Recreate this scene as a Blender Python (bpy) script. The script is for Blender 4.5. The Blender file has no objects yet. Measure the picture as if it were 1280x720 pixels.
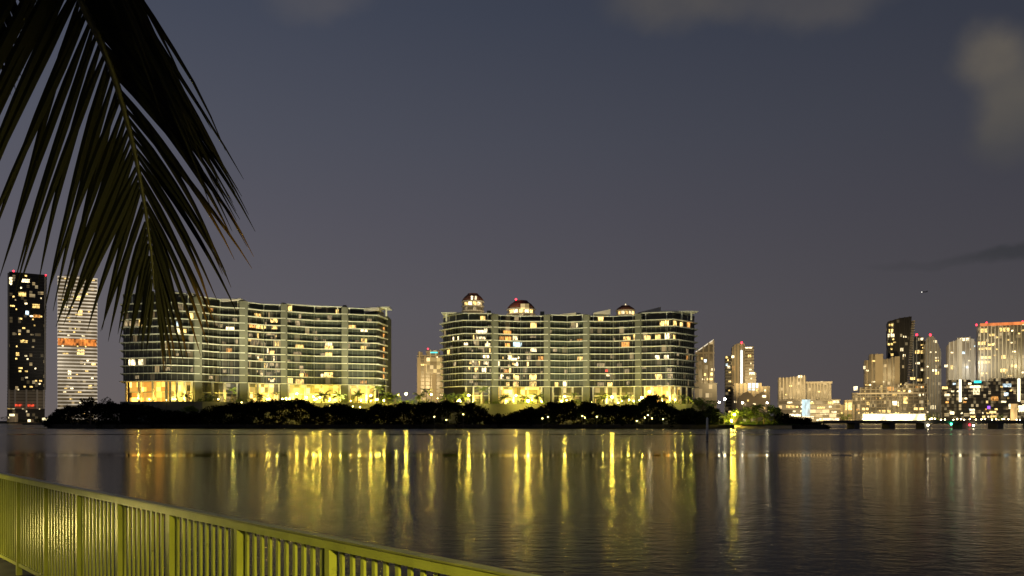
import bpy, math, random
from mathutils import Vector, Matrix, noise as mnoise
R = random.Random(7)
scene = bpy.context.scene
COL = scene.collection

# ------------------------------------------------------------------ survey
# Eye at (0,0,EYE), looking along +Y, level.  F: focal length in units of a 1280 wide frame.
F, EYE, HY = 1100.0, 3.2, 525.8
def PX(px, Y): return (px - 640.0) / F * Y
def PZ(py, Y): return EYE + (HY - py) / F * Y
def P(px, py, Y): return Vector((PX(px, Y), Y, PZ(py, Y)))

def lin(r, g, b):
    f = lambda c: (c / 255 / 12.92) if c / 255 <= .04045 else ((c / 255 + .055) / 1.055) ** 2.4
    return (f(r), f(g), f(b), 1)

# ------------------------------------------------------------------ mesh helpers
class MB:
    def __init__(s): s.v = []; s.f = []
    def box(s, x0, x1, y0, y1, z0, z1):
        n = len(s.v)
        s.v += [(x0,y0,z0),(x1,y0,z0),(x1,y1,z0),(x0,y1,z0),(x0,y0,z1),(x1,y0,z1),(x1,y1,z1),(x0,y1,z1)]
        s.f += [(n,n+3,n+2,n+1),(n+4,n+5,n+6,n+7),(n,n+1,n+5,n+4),(n+1,n+2,n+6,n+5),(n+2,n+3,n+7,n+6),(n+3,n,n+4,n+7)]
        return s
    def obox(s, c, d, hw, hd, z0, z1):
        """box standing at plan point c, its width hw along plan direction d, half depth hd across."""
        d = Vector((d[0], d[1])).normalized(); e = Vector((-d.y, d.x)); c = Vector((c[0], c[1]))
        q = [c - d*hw - e*hd, c + d*hw - e*hd, c + d*hw + e*hd, c - d*hw + e*hd]
        return s.prism([(p.x, p.y) for p in q], z0, z1)
    def prism(s, poly, z0, z1):
        n = len(s.v); k = len(poly)
        z0s = z0 if isinstance(z0, (list, tuple)) else [z0]*k
        z1s = z1 if isinstance(z1, (list, tuple)) else [z1]*k
        s.v += [(p[0], p[1], a) for p, a in zip(poly, z0s)] + [(p[0], p[1], a) for p, a in zip(poly, z1s)]
        s.f += [tuple(range(n+k-1, n-1, -1)), tuple(range(n+k, n+2*k))]
        s.f += [(n+i, n+(i+1) % k, n+k+(i+1) % k, n+k+i) for i in range(k)]
        return s
    def xzprism(s, poly, y0, y1):
        n = len(s.v); k = len(poly)
        s.v += [(p[0], y0, p[1]) for p in poly] + [(p[0], y1, p[1]) for p in poly]
        s.f += [tuple(range(n, n+k)), tuple(range(n+2*k-1, n+k-1, -1))]
        s.f += [(n+(i+1) % k, n+i, n+k+i, n+k+(i+1) % k) for i in range(k)]
        return s
    def tube(s, pts, rads, seg=8, caps=True):
        n0 = len(s.v); prev = None
        pts = [Vector(p) for p in pts]
        for i, p in enumerate(pts):
            t = (pts[min(i+1, len(pts)-1)] - pts[max(i-1, 0)]).normalized()
            u = t.cross(Vector((0,1,0)) if abs(t.y) < .9 else Vector((1,0,0))).normalized()
            w = t.cross(u); r = rads[i] if isinstance(rads, (list, tuple)) else rads
            for k in range(seg):
                a = 2*math.pi*k/seg
                s.v.append(tuple(p + u*math.cos(a)*r + w*math.sin(a)*r))
        for i in range(len(pts)-1):
            for k in range(seg):
                a = n0+i*seg+k; b = n0+i*seg+(k+1) % seg
                s.f.append((a, b, b+seg, a+seg))
        if caps:
            s.f.append(tuple(range(n0+seg-1, n0-1, -1))); m = n0+(len(pts)-1)*seg
            s.f.append(tuple(range(m, m+seg)))
        return s
    def ball(s, c, r, seg=10, rings=6, sz=1.0):
        n = len(s.v); c = Vector(c)
        s.v.append((c.x, c.y, c.z-r*sz))
        for i in range(1, rings):
            a = -math.pi/2 + math.pi*i/rings
            for k in range(seg):
                b = 2*math.pi*k/seg
                s.v.append((c.x+r*math.cos(a)*math.cos(b), c.y+r*math.cos(a)*math.sin(b), c.z+r*sz*math.sin(a)))
        s.v.append((c.x, c.y, c.z+r*sz)); top = len(s.v)-1
        for k in range(seg):
            s.f.append((n, n+1+(k+1) % seg, n+1+k))
            m = n+1+(rings-2)*seg
            s.f.append((m+k, m+(k+1) % seg, top))
        for i in range(rings-2):
            for k in range(seg):
                a = n+1+i*seg+k; b = n+1+i*seg+(k+1) % seg
                s.f.append((a, b, b+seg, a+seg))
        return s
    def lathe(s, c, prof, seg=16):
        """prof: (radius, z) from bottom to top, round the vertical through plan point c."""
        n = len(s.v)
        for r, z in prof:
            for k in range(seg):
                a = 2*math.pi*k/seg; s.v.append((c[0]+r*math.cos(a), c[1]+r*math.sin(a), z))
        for i in range(len(prof)-1):
            for k in range(seg):
                a = n+i*seg+k; b = n+i*seg+(k+1) % seg
                s.f.append((a, b, b+seg, a+seg))
        s.f.append(tuple(range(n+seg-1, n-1, -1))); m = n+(len(prof)-1)*seg
        s.f.append(tuple(range(m, m+seg)))
        return s
    def leaf(s, p, size, up=0.0, rnd=R):
        d = Vector((rnd.gauss(0,1), rnd.gauss(0,1), rnd.gauss(0,1)+up)).normalized()
        u = d.orthogonal().normalized(); u.rotate(Matrix.Rotation(rnd.uniform(0,6.28), 3, d)); w = d.cross(u)
        a = size*rnd.uniform(.5,1.2); b = a*rnd.uniform(.4,.8); n = len(s.v)
        s.v += [tuple(p-u*a), tuple(p+w*b*.6), tuple(p+u*a), tuple(p-w*b*.6)]
        s.f.append((n,n+1,n+2,n+3)); return s
    def build(s, name, mat, parent=None, origin=None, smooth=False):
        o0 = Vector((0,0,0))
        r = parent
        while r is not None:
            o0 = o0 + r.location; r = r.parent
        if parent is None and origin is not None: o0 = Vector(origin)
        me = bpy.data.meshes.new(name)
        me.from_pydata([(v[0]-o0.x, v[1]-o0.y, v[2]-o0.z) for v in s.v], [], s.f)
        me.materials.append(mat)
        if smooth:
            for p in me.polygons: p.use_smooth = True
        me.update()
        o = bpy.data.objects.new(name, me); COL.objects.link(o)
        if parent is not None: o.parent = parent
        elif origin is not None: o.location = origin
        return o

def tag(o, label=None, cat=None, group=None, kind=None):
    if label: o['label'] = label
    if cat: o['category'] = cat
    if group: o['group'] = group
    if kind: o['kind'] = kind
    return o
def thing(name, label, cat, loc, group=None):
    o = bpy.data.objects.new(name, None); COL.objects.link(o); o.location = loc
    o.empty_display_size = .2
    return tag(o, label, cat, group)
def dup(root, loc, rotz=0, scale=1, label=None):
    r = root.copy(); COL.objects.link(r); r.location = loc; r.rotation_euler = (0,0,rotz); r.scale = (scale,)*3
    if label: r['label'] = label
    for ch in list(root.children):
        c = ch.copy(); COL.objects.link(c); c.parent = r
        for g in ch.children:
            d = g.copy(); COL.objects.link(d); d.parent = c
    return r

# ------------------------------------------------------------------ materials
def mat_new(name):
    m = bpy.data.materials.new(name); m.use_nodes = True
    nt = m.node_tree; return m, nt, nt.nodes, nt.links, nt.nodes['Principled BSDF']
def mat(name, col, rough=.6, var=.25, scale=.5, metal=0., spec=.5, coord='Object', bump=0., bscale=20.):
    m, nt, N, L, B = mat_new(name)
    tc = N.new('ShaderNodeTexCoord'); nz = N.new('ShaderNodeTexNoise'); nz.inputs['Scale'].default_value = scale; nz.inputs['Detail'].default_value = 5
    L.new(tc.outputs[coord], nz.inputs['Vector'])
    rp = N.new('ShaderNodeValToRGB'); L.new(nz.outputs['Fac'], rp.inputs['Fac'])
    rp.color_ramp.elements[0].position = .3; rp.color_ramp.elements[1].position = .7
    rp.color_ramp.elements[0].color = tuple(c*(1-var) for c in col[:3])+(1,)
    rp.color_ramp.elements[1].color = tuple(min(1,c*(1+var)) for c in col[:3])+(1,)
    L.new(rp.outputs['Color'], B.inputs['Base Color'])
    B.inputs['Roughness'].default_value = rough; B.inputs['Metallic'].default_value = metal
    B.inputs['Specular IOR Level'].default_value = spec
    if bump:
        b = N.new('ShaderNodeBump'); b.inputs['Strength'].default_value = bump; b.inputs['Distance'].default_value = .02
        n2 = N.new('ShaderNodeTexNoise'); n2.inputs['Scale'].default_value = bscale
        L.new(tc.outputs[coord], n2.inputs['Vector']); L.new(n2.outputs['Fac'], b.inputs['Height']); L.new(b.outputs['Normal'], B.inputs['Normal'])
    return m
def glow(name, col, strength, var=0., scale=.6):
    """something that gives off light; var: unevenness of a lit room seen through its window"""
    m, nt, N, L, B = mat_new(name)
    B.inputs['Base Color'].default_value = (.05,.05,.05,1); B.inputs['Roughness'].default_value = .3
    B.inputs['Emission Color'].default_value = tuple(col[:3])+(1,)
    B.inputs['Emission Strength'].default_value = strength
    if strength < 5: m.cycles.emission_sampling = 'NONE'
    if var:
        tc = N.new('ShaderNodeTexCoord'); nz = N.new('ShaderNodeTexNoise'); nz.inputs['Scale'].default_value = scale; nz.inputs['Detail'].default_value = 3
        mp = N.new('ShaderNodeMapping'); mp.inputs['Scale'].default_value = (1.5,1.5,.6); L.new(tc.outputs['Object'], mp.inputs['Vector']); L.new(mp.outputs[0], nz.inputs['Vector'])
        mr = N.new('ShaderNodeMapRange'); mr.inputs['From Min'].default_value = .32; mr.inputs['From Max'].default_value = .68
        mr.inputs['To Min'].default_value = strength*max(.04,1-var*1.15); mr.inputs['To Max'].default_value = strength*(1+var)
        L.new(nz.outputs['Fac'], mr.inputs['Value'])
        oi = N.new('ShaderNodeObjectInfo'); ma = N.new('ShaderNodeMath'); ma.operation = 'MULTIPLY_ADD'; L.new(oi.outputs['Random'], ma.inputs[0]); ma.inputs[1].default_value = .9; ma.inputs[2].default_value = .5
        mm = N.new('ShaderNodeMath'); mm.operation = 'MULTIPLY'; L.new(mr.outputs['Result'], mm.inputs[0]); L.new(ma.outputs[0], mm.inputs[1]); L.new(mm.outputs[0], B.inputs['Emission Strength'])
    return m
def facade(name, base, dens, strength, cw=3., ch=3.3, warm=(1,.66,.26), rough=.3, unlit_glow=0., warm2=(1,.78,.42)):
    """window wall: cells of glass, a share of them with a lit room behind"""
    m, nt, N, L, B = mat_new(name)
    tc = N.new('ShaderNodeTexCoord')
    ad = N.new('ShaderNodeVectorMath'); ad.operation = 'ADD'; ad.inputs[1].default_value = (.37,.37,.31); L.new(tc.outputs['Object'], ad.inputs[0])
    dv = N.new('ShaderNodeVectorMath'); dv.operation = 'DIVIDE'; dv.inputs[1].default_value = (cw,cw,ch); L.new(ad.outputs[0], dv.inputs[0])
    fl = N.new('ShaderNodeVectorMath'); fl.operation = 'FLOOR'; L.new(dv.outputs[0], fl.inputs[0])
    wn = N.new('ShaderNodeTexWhiteNoise'); L.new(fl.outputs[0], wn.inputs['Vector'])
    rp = N.new('ShaderNodeValToRGB'); L.new(wn.outputs['Value'], rp.inputs['Fac'])
    e = rp.color_ramp.elements; rp.color_ramp.interpolation = 'CONSTANT'
    e[0].position = 0; e[0].color = (unlit_glow,)*3+(1,); e[1].position = 1-dens; e[1].color = (.16,.16,.16,1)  # unlit cells glow a little too, standing in for light on the wall
    x = e.new(1-dens*.5); x.color = (.4,.4,.4,1); x = e.new(1-dens*.2); x.color = (1,1,1,1)
    ml = N.new('ShaderNodeMath'); ml.operation = 'MULTIPLY'; ml.inputs[1].default_value = strength; L.new(rp.outputs['Color'], ml.inputs[0])
    L.new(ml.outputs[0], B.inputs['Emission Strength'])
    r2 = N.new('ShaderNodeValToRGB'); L.new(wn.outputs['Color'], r2.inputs['Fac'])
    r2.color_ramp.elements[0].color = tuple(warm)+(1,); r2.color_ramp.elements[1].color = tuple(warm2)+(1,)
    L.new(r2.outputs['Color'], B.inputs['Emission Color'])
    mx = N.new('ShaderNodeMixRGB'); mx.inputs[1].default_value = tuple(c*.7 for c in base)+(1,); mx.inputs[2].default_value = tuple(base)+(1,)
    L.new(wn.outputs['Value'], mx.inputs[0]); L.new(mx.outputs[0], B.inputs['Base Color'])
    B.inputs['Roughness'].default_value = rough
    m.cycles.emission_sampling = 'NONE'
    return m

M = dict(
    slab   = mat('balcony_concrete', (.85,.86,.70), .7, .1, .15),
    pier   = mat('pale_render', (.21,.215,.155), .75, .2, .12),
    podium = mat('podium_render', (.26,.25,.19), .8, .2, .2),
    roofd  = mat('roof_deck', (.12,.11,.10), .8, .3, .3),
    darkg  = facade('curtain_glass', (.085,.098,.072), .05, .35, 2.3, 3.45, rough=.3),
    darkg2 = facade('dark_curtain_glass', (.046,.046,.034), .07, .35, 2.3, 3.43, rough=.3),
    mull   = mat('mullion_metal', (.22,.23,.18), .5, .1),
    conc   = mat('city_concrete', (.48,.42,.31), .8, .15, .05),
    conc2  = mat('grey_concrete', (.30,.29,.26), .8, .15, .05),
    white  = mat('white_concrete', (.66,.62,.54), .8, .1, .05),
    darkm  = mat('dark_cladding', (.035,.033,.03), .4, .3, .05),
    tile   = mat('red_roof_tile', (.16,.06,.035), .7, .3, .3),
    bark   = mat('bark', (.12,.09,.06), .9, .4, 1.5),
    post   = mat('lamp_post_metal', (.08,.08,.08), .5, .2),
    soil   = mat('island_soil', (.035,.032,.022), .95, .5, .1),
    sand   = mat('sand', (.32,.27,.17), .95, .25, .4),
    lawn   = mat('lawn', (.05,.085,.02), .95, .4, .4),
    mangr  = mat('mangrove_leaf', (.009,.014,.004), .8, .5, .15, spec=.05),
    leafg  = mat('garden_leaf', (.13,.19,.025), .6, .5, .3),
    palmg  = mat('palm_leaf', (.13,.17,.03), .55, .4, .6),
    bridge = mat('bridge_concrete', (.10,.095,.085), .85, .25, .3),
    pile   = mat('weathered_timber', (.25,.23,.20), .8, .35, 1.2),
    paleb  = mat('white_paint_band', (.75,.73,.66), .6, .1, 2.),
)
WIN = dict(
    warm  = glow('lit_room_warm', (1,.66,.20), 1.7, .85, .85),
    pale  = glow('lit_room_pale', (1,.80,.44), 2.3, .85, .95),
    orange= glow('lit_room_orange', (1,.44,.10), 1.1, .8, .8),
    dim   = glow('lit_room_dim', (1,.74,.38), .32, .9, .9),
    cool  = glow('lit_room_cool', (.72,.92,1), 1.6, .7, .8),
    red   = glow('lit_room_red', (1,.05,.03), 1.5, .3, .5),
)
LAMP = dict(
    yellow = glow('lamp_yellow', (1,.77,.10), 450),
    small  = glow('lamp_small_yellow', (1,.78,.2), 36),
    white  = glow('lamp_white', (1,.90,.62), 55),
    city   = glow('city_lamp', (1,.78,.36), 30),
    red    = glow('obstruction_red', (1,.02,.04), 7),
    green  = glow('signal_green', (.05,1,.45), 14),
)

# ------------------------------------------------------------------ camera, world
cd = bpy.data.cameras.new('camera'); cam = bpy.data.objects.new('camera', cd); COL.objects.link(cam)
cam.location = (0,0,EYE); cam.rotation_euler = (math.pi/2,0,0)
cd.sensor_width = 36; cd.lens = F/1280*36; cd.shift_y = (HY-360)/1280; cd.clip_end = 30000; cd.clip_start = .05
scene.camera = cam
W = bpy.data.worlds.new('World'); scene.world = W; W.use_nodes = True
def world():
    nt = W.node_tree; N = nt.nodes; L = nt.links; bg = N['Background']
    def math_(op, a, b=None, c=None, clamp=False):
        n = N.new('ShaderNodeMath'); n.operation = op; n.use_clamp = clamp
        for i, v in enumerate((a,b,c)):
            if v is None: continue
            if isinstance(v, (int,float)): n.inputs[i].default_value = v
            else: L.new(v, n.inputs[i])
        return n.outputs[0]
    def mix(f, a, b):
        n = N.new('ShaderNodeMixRGB')
        for i, v in enumerate((f,a,b)):
            if isinstance(v, (int,float)): n.inputs[i].default_value = v
            elif isinstance(v, tuple): n.inputs[i].default_value = v
            else: L.new(v, n.inputs[i])
        return n.outputs[0]
    tc = N.new('ShaderNodeTexCoord'); sp = N.new('ShaderNodeSeparateXYZ'); L.new(tc.outputs['Generated'], sp.inputs[0])
    rp = N.new('ShaderNodeValToRGB'); L.new(sp.outputs['Z'], rp.inputs['Fac'])
    e = rp.color_ramp.elements
    e[0].position = 0; e[0].color = lin(92,85,84)
    e[1].position = 1; e[1].color = lin(26,30,44)
    for z, c in SKY: x = e.new(z); x.color = lin(*c)
    # the afterglow lies to the left
    az = math_('MULTIPLY_ADD', sp.outputs['X'], -.60, 1.0)
    base = N.new('ShaderNodeVectorMath'); base.operation = 'SCALE'; L.new(rp.outputs[0], base.inputs[0]); L.new(az, base.inputs['Scale'])
    col = base.outputs[0]
    nz = N.new('ShaderNodeTexNoise'); nz.inputs['Scale'].default_value = 9; nz.inputs['Detail'].default_value = 6; L.new(tc.outputs['Generated'], nz.inputs['Vector'])
    sb = N.new('ShaderNodeVectorMath'); sb.operation = 'SUBTRACT'; L.new(nz.outputs['Color'], sb.inputs[0]); sb.inputs[1].default_value = (.5,.5,.5)
    sc = N.new('ShaderNodeVectorMath'); sc.operation = 'SCALE'; sc.inputs['Scale'].default_value = .06; L.new(sb.outputs[0], sc.inputs[0])
    ws = N.new('ShaderNodeVectorMath'); ws.operation = 'ADD'; L.new(tc.outputs['Generated'], ws.inputs[0]); L.new(sc.outputs[0], ws.inputs[1])
    nz2 = N.new('ShaderNodeTexNoise'); nz2.inputs['Scale'].default_value = 22; nz2.inputs['Detail'].default_value = 6; L.new(tc.outputs['Generated'], nz2.inputs['Vector'])
    tex = math_('MULTIPLY_ADD', nz2.outputs['Fac'], 1.0, .45)
    for px, py, rx, rz, amt, c in CLOUDS:
        d = Vector(((px-640)/F, 1, (HY-py)/F)); l = d.length; d /= l
        s1 = N.new('ShaderNodeVectorMath'); s1.operation = 'SUBTRACT'; L.new(ws.outputs[0], s1.inputs[0]); s1.inputs[1].default_value = d
        s2 = N.new('ShaderNodeVectorMath'); s2.operation = 'MULTIPLY'; L.new(s1.outputs[0], s2.inputs[0])
        s2.inputs[1].default_value = (F*l/rx, F*l/rx*.5, F*l/rz)
        ln = N.new('ShaderNodeVectorMath'); ln.operation = 'LENGTH'; L.new(s2.outputs[0], ln.inputs[0])
        mr = N.new('ShaderNodeMapRange'); mr.interpolation_type = 'SMOOTHSTEP'; L.new(ln.outputs['Value'], mr.inputs['Value'])
        mr.inputs['From Min'].default_value = .35; mr.inputs['From Max'].default_value = 1.3
        mr.inputs['To Min'].default_value = amt; mr.inputs['To Max'].default_value = 0
        col = mix(math_('MULTIPLY', mr.outputs[0], tex, clamp=True), col, lin(*c))
    L.new(col, bg.inputs['Color']); bg.inputs['Strength'].default_value = 1.0
SKY = [(.03,(91,85,86)), (.12,(87,84,89)), (.22,(79,78,87)), (.30,(72,74,85)), (.42,(60,65,79)), (.6,(46,51,66))]
CLOUDS = [(1236,70,42,40,1.0,(93,88,82)), (1274,118,46,48,.85,(89,85,80)), (1272,165,46,40,.45,(80,78,76)), (848,8,92,32,.6,(88,84,81)), (1020,2,110,30,.6,(84,81,81)),
          (395,4,70,28,.45,(88,86,90)), (1275,318,80,11,.8,(54,55,59)), (1160,330,60,7,.35,(60,60,64))]
world()

def spot(at, to, power, col=(1,.90,.58), angle=70, radius=.6):
    ld = bpy.data.lights.new('added_spot', 'SPOT'); ld.energy = power; ld.color = col; ld.spot_size = math.radians(angle); ld.spot_blend = .7  # bare spot with no fixture, added to brighten what it aims at
    ld.shadow_soft_size = radius
    o = bpy.data.objects.new('added_spot', ld); COL.objects.link(o); o.location = at
    o.rotation_euler = (Vector(to)-Vector(at)).to_track_quat('-Z','Y').to_euler(); return o

# ------------------------------------------------------------------ water and land
def water_mat():
    m, nt, N, L, B = mat_new('bay_water')
    tc = N.new('ShaderNodeTexCoord')
    def nz(sx, sy, detail=2, rough=.5):
        mp = N.new('ShaderNodeMapping'); mp.inputs['Scale'].default_value = (sx,sy,1); L.new(tc.outputs['Object'], mp.inputs['Vector'])
        n = N.new('ShaderNodeTexNoise'); n.inputs['Scale'].default_value = 1; n.inputs['Detail'].default_value = detail; n.inputs['Roughness'].default_value = rough
        L.new(mp.outputs[0], n.inputs['Vector']); return n.outputs['Fac']
    def math_(op, a, b, c=None, clamp=False):
        n = N.new('ShaderNodeMath'); n.operation = op; n.use_clamp = clamp
        for i, v in enumerate((a,b,c)):
            if v is None: continue
            if isinstance(v, (int,float)): n.inputs[i].default_value = v
            else: L.new(v, n.inputs[i])
        return n.outputs[0]
    swell = math_('MULTIPLY', nz(.6,.45,2), .020)
    h = math_('ADD', math_('ADD', math_('MULTIPLY', nz(1.7,2.6,3,.6), .020), math_('MULTIPLY', nz(6.,10.,3,.6), .0065)), swell)
    sp = N.new('ShaderNodeSeparateXYZ'); L.new(tc.outputs['Object'], sp.inputs[0])
    # the wind zones run across the bay: their edges wander a little
    dist = math_('ADD', math_('MULTIPLY_ADD', nz(.012,.03,3), 8., sp.outputs['Y']), math_('MULTIPLY', nz(.25,.25,2), 2.4))
    rp = N.new('ShaderNodeValToRGB'); L.new(math_('DIVIDE', dist, 400.), rp.inputs['Fac'])
    e = rp.color_ramp.elements; e[0].position = 0; e[0].color = (.2,)*3+(1,); e[1].position = 1; e[1].color = (.25,)*3+(1,)
    for d, v in ((20,.15),(55,.095),(78,.075),(84.5,.035),(88,.035),(93,.12),(105,.19),(195,.21),(207,.10),(213,.10),(222,.22),(340,.24),(352,.08)):
        x = e.new(d/400.); x.color = (v,)*3+(1,)
    st = N.new('ShaderNodeMapRange'); L.new(sp.outputs['Y'], st.inputs['Value'])
    st.inputs['From Min'].default_value = 30; st.inputs['From Max'].default_value = 130; st.inputs['To Min'].default_value = .85; st.inputs['To Max'].default_value = .2
    # slicks: glassy lines between the zones
    r2 = N.new('ShaderNodeValToRGB'); L.new(math_('DIVIDE', dist, 400.), r2.inputs['Fac'])
    e = r2.color_ramp.elements; e[0].position = 0; e[0].color = (1,1,1,1); e[1].position = 1; e[1].color = (1,1,1,1)
    for d, v in ((80,1),(84.5,.15),(88,.15),(92,1),(205,1),(208,.25),(212,.25),(216,1)): x = e.new(d/400.); x.color = (v,)*3+(1,)
    b = N.new('ShaderNodeBump'); b.inputs['Distance'].default_value = 1.0; L.new(h, b.inputs['Height'])
    L.new(math_('MULTIPLY', st.outputs[0], r2.outputs[0]), b.inputs['Strength'])
    gl = N.new('ShaderNodeBsdfGlossy'); gl.inputs['Color'].default_value = (.53,.505,.45,1); L.new(rp.outputs[0], gl.inputs['Roughness']); L.new(b.outputs['Normal'], gl.inputs['Normal'])
    df = N.new('ShaderNodeBsdfDiffuse'); df.inputs['Color'].default_value = (.010,.010,.007,1)
    fr = N.new('ShaderNodeFresnel'); fr.inputs['IOR'].default_value = 1.33; L.new(b.outputs['Normal'], fr.inputs['Normal'])
    mx = N.new('ShaderNodeMixShader'); L.new(fr.outputs[0], mx.inputs[0]); L.new(df.outputs[0], mx.inputs[1]); L.new(gl.outputs[0], mx.inputs[2])
    L.new(mx.outputs[0], N['Material Output'].inputs['Surface']); N.remove(B)
    return m
tag(MB().box(-9000,9000,-300,14000,-6,0).build('water', water_mat()), kind='structure')

def shore(px):   # the waterline of the island, px -> Y
    t = [(40,395),(62,385),(150,368),(400,368),(650,372),(850,364),(930,350),(1036,338)]
    for (a,A),(b,B_) in zip(t, t[1:]):
        if px <= b: return A+(B_-A)*(px-a)/(b-a)
    return t[-1][1]
pts = [(PX(p, shore(p)), shore(p)) for p in range(60, 1037, 12)]
back = [(PX(1036,338)+2, 345), (PX(1005,410), 410), (PX(960,520),520), (PX(100,540),540), (PX(62,460),460)]
tag(MB().prism(pts+back, -2, 1.6).build('island', M['soil']), kind='structure')
# far shores
tag(MB().prism([(PX(-500,950),950),(PX(70,950),950),(PX(300,1150),1150),(PX(640,1150),1150),(PX(960,900),900),(PX(1700,900),900),(6000,6000),(-6000,6000)], -2, 1.5).build('far_land', M['soil']), kind='structure')
tag(MB().prism([(PX(28,700),700),(PX(62,640),640),(PX(64,690),690),(PX(40,760),760)], -1, .9).build('shore_spit', M['soil']), kind='structure')

# ------------------------------------------------------------------ island apartment blocks
class Front:
    """the glass line of a block in plan, as points (px, Y), left to right"""
    def __init__(s, pts): s.p = [(PX(a,b), b) for a, b in pts]
    def hit(s, px):
        k = (px-640)/F
        best = None
        for (x0,y0),(x1,y1) in zip(s.p, s.p[1:]):
            den = (x1-x0)-k*(y1-y0)
            if abs(den) < 1e-9: continue
            t = (k*y0-x0)/den
            if -1e-6 <= t <= 1+1e-6:
                q = (x0+t*(x1-x0), y0+t*(y1-y0), (x1-x0, y1-y0))
                if best is None or q[1] < best[1]: best = q
        return best
    def offset(s, d):
        out = []
        for i, (x,y) in enumerate(s.p):
            a = s.p[max(i-1,0)]; b = s.p[min(i+1,len(s.p)-1)]
            n = Vector((b[1]-a[1], -(b[0]-a[0]))).normalized()
            out.append((x+n.x*d, y+n.y*d))
        return out
    def sub(s, px0, px1):
        """glass line between two picture columns"""
        a = s.hit(px0); b = s.hit(px1)
        mid = [q for q in s.p if a[0]/a[1] < q[0]/q[1]-1e-6 and q[0]/q[1] < b[0]/b[1]-1e-6]
        return [(a[0],a[1])]+mid+[(b[0],b[1])]

lobby = dict(
    bright = facade('lobby_bright', (.3,.25,.15), .98, 5.0, 2.6, 2.4, (1,.34,.03), warm2=(1,.62,.12)),
    mid    = facade('lobby_yellow', (.35,.32,.2), .75, 3.0, 2.2, 2.7, (1,.50,.06), warm2=(1,.72,.2)),
    dim    = facade('lobby_dim', (.10,.10,.08), .35, .9, 2.2, 3.3, (1,.62,.15)),
)

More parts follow.
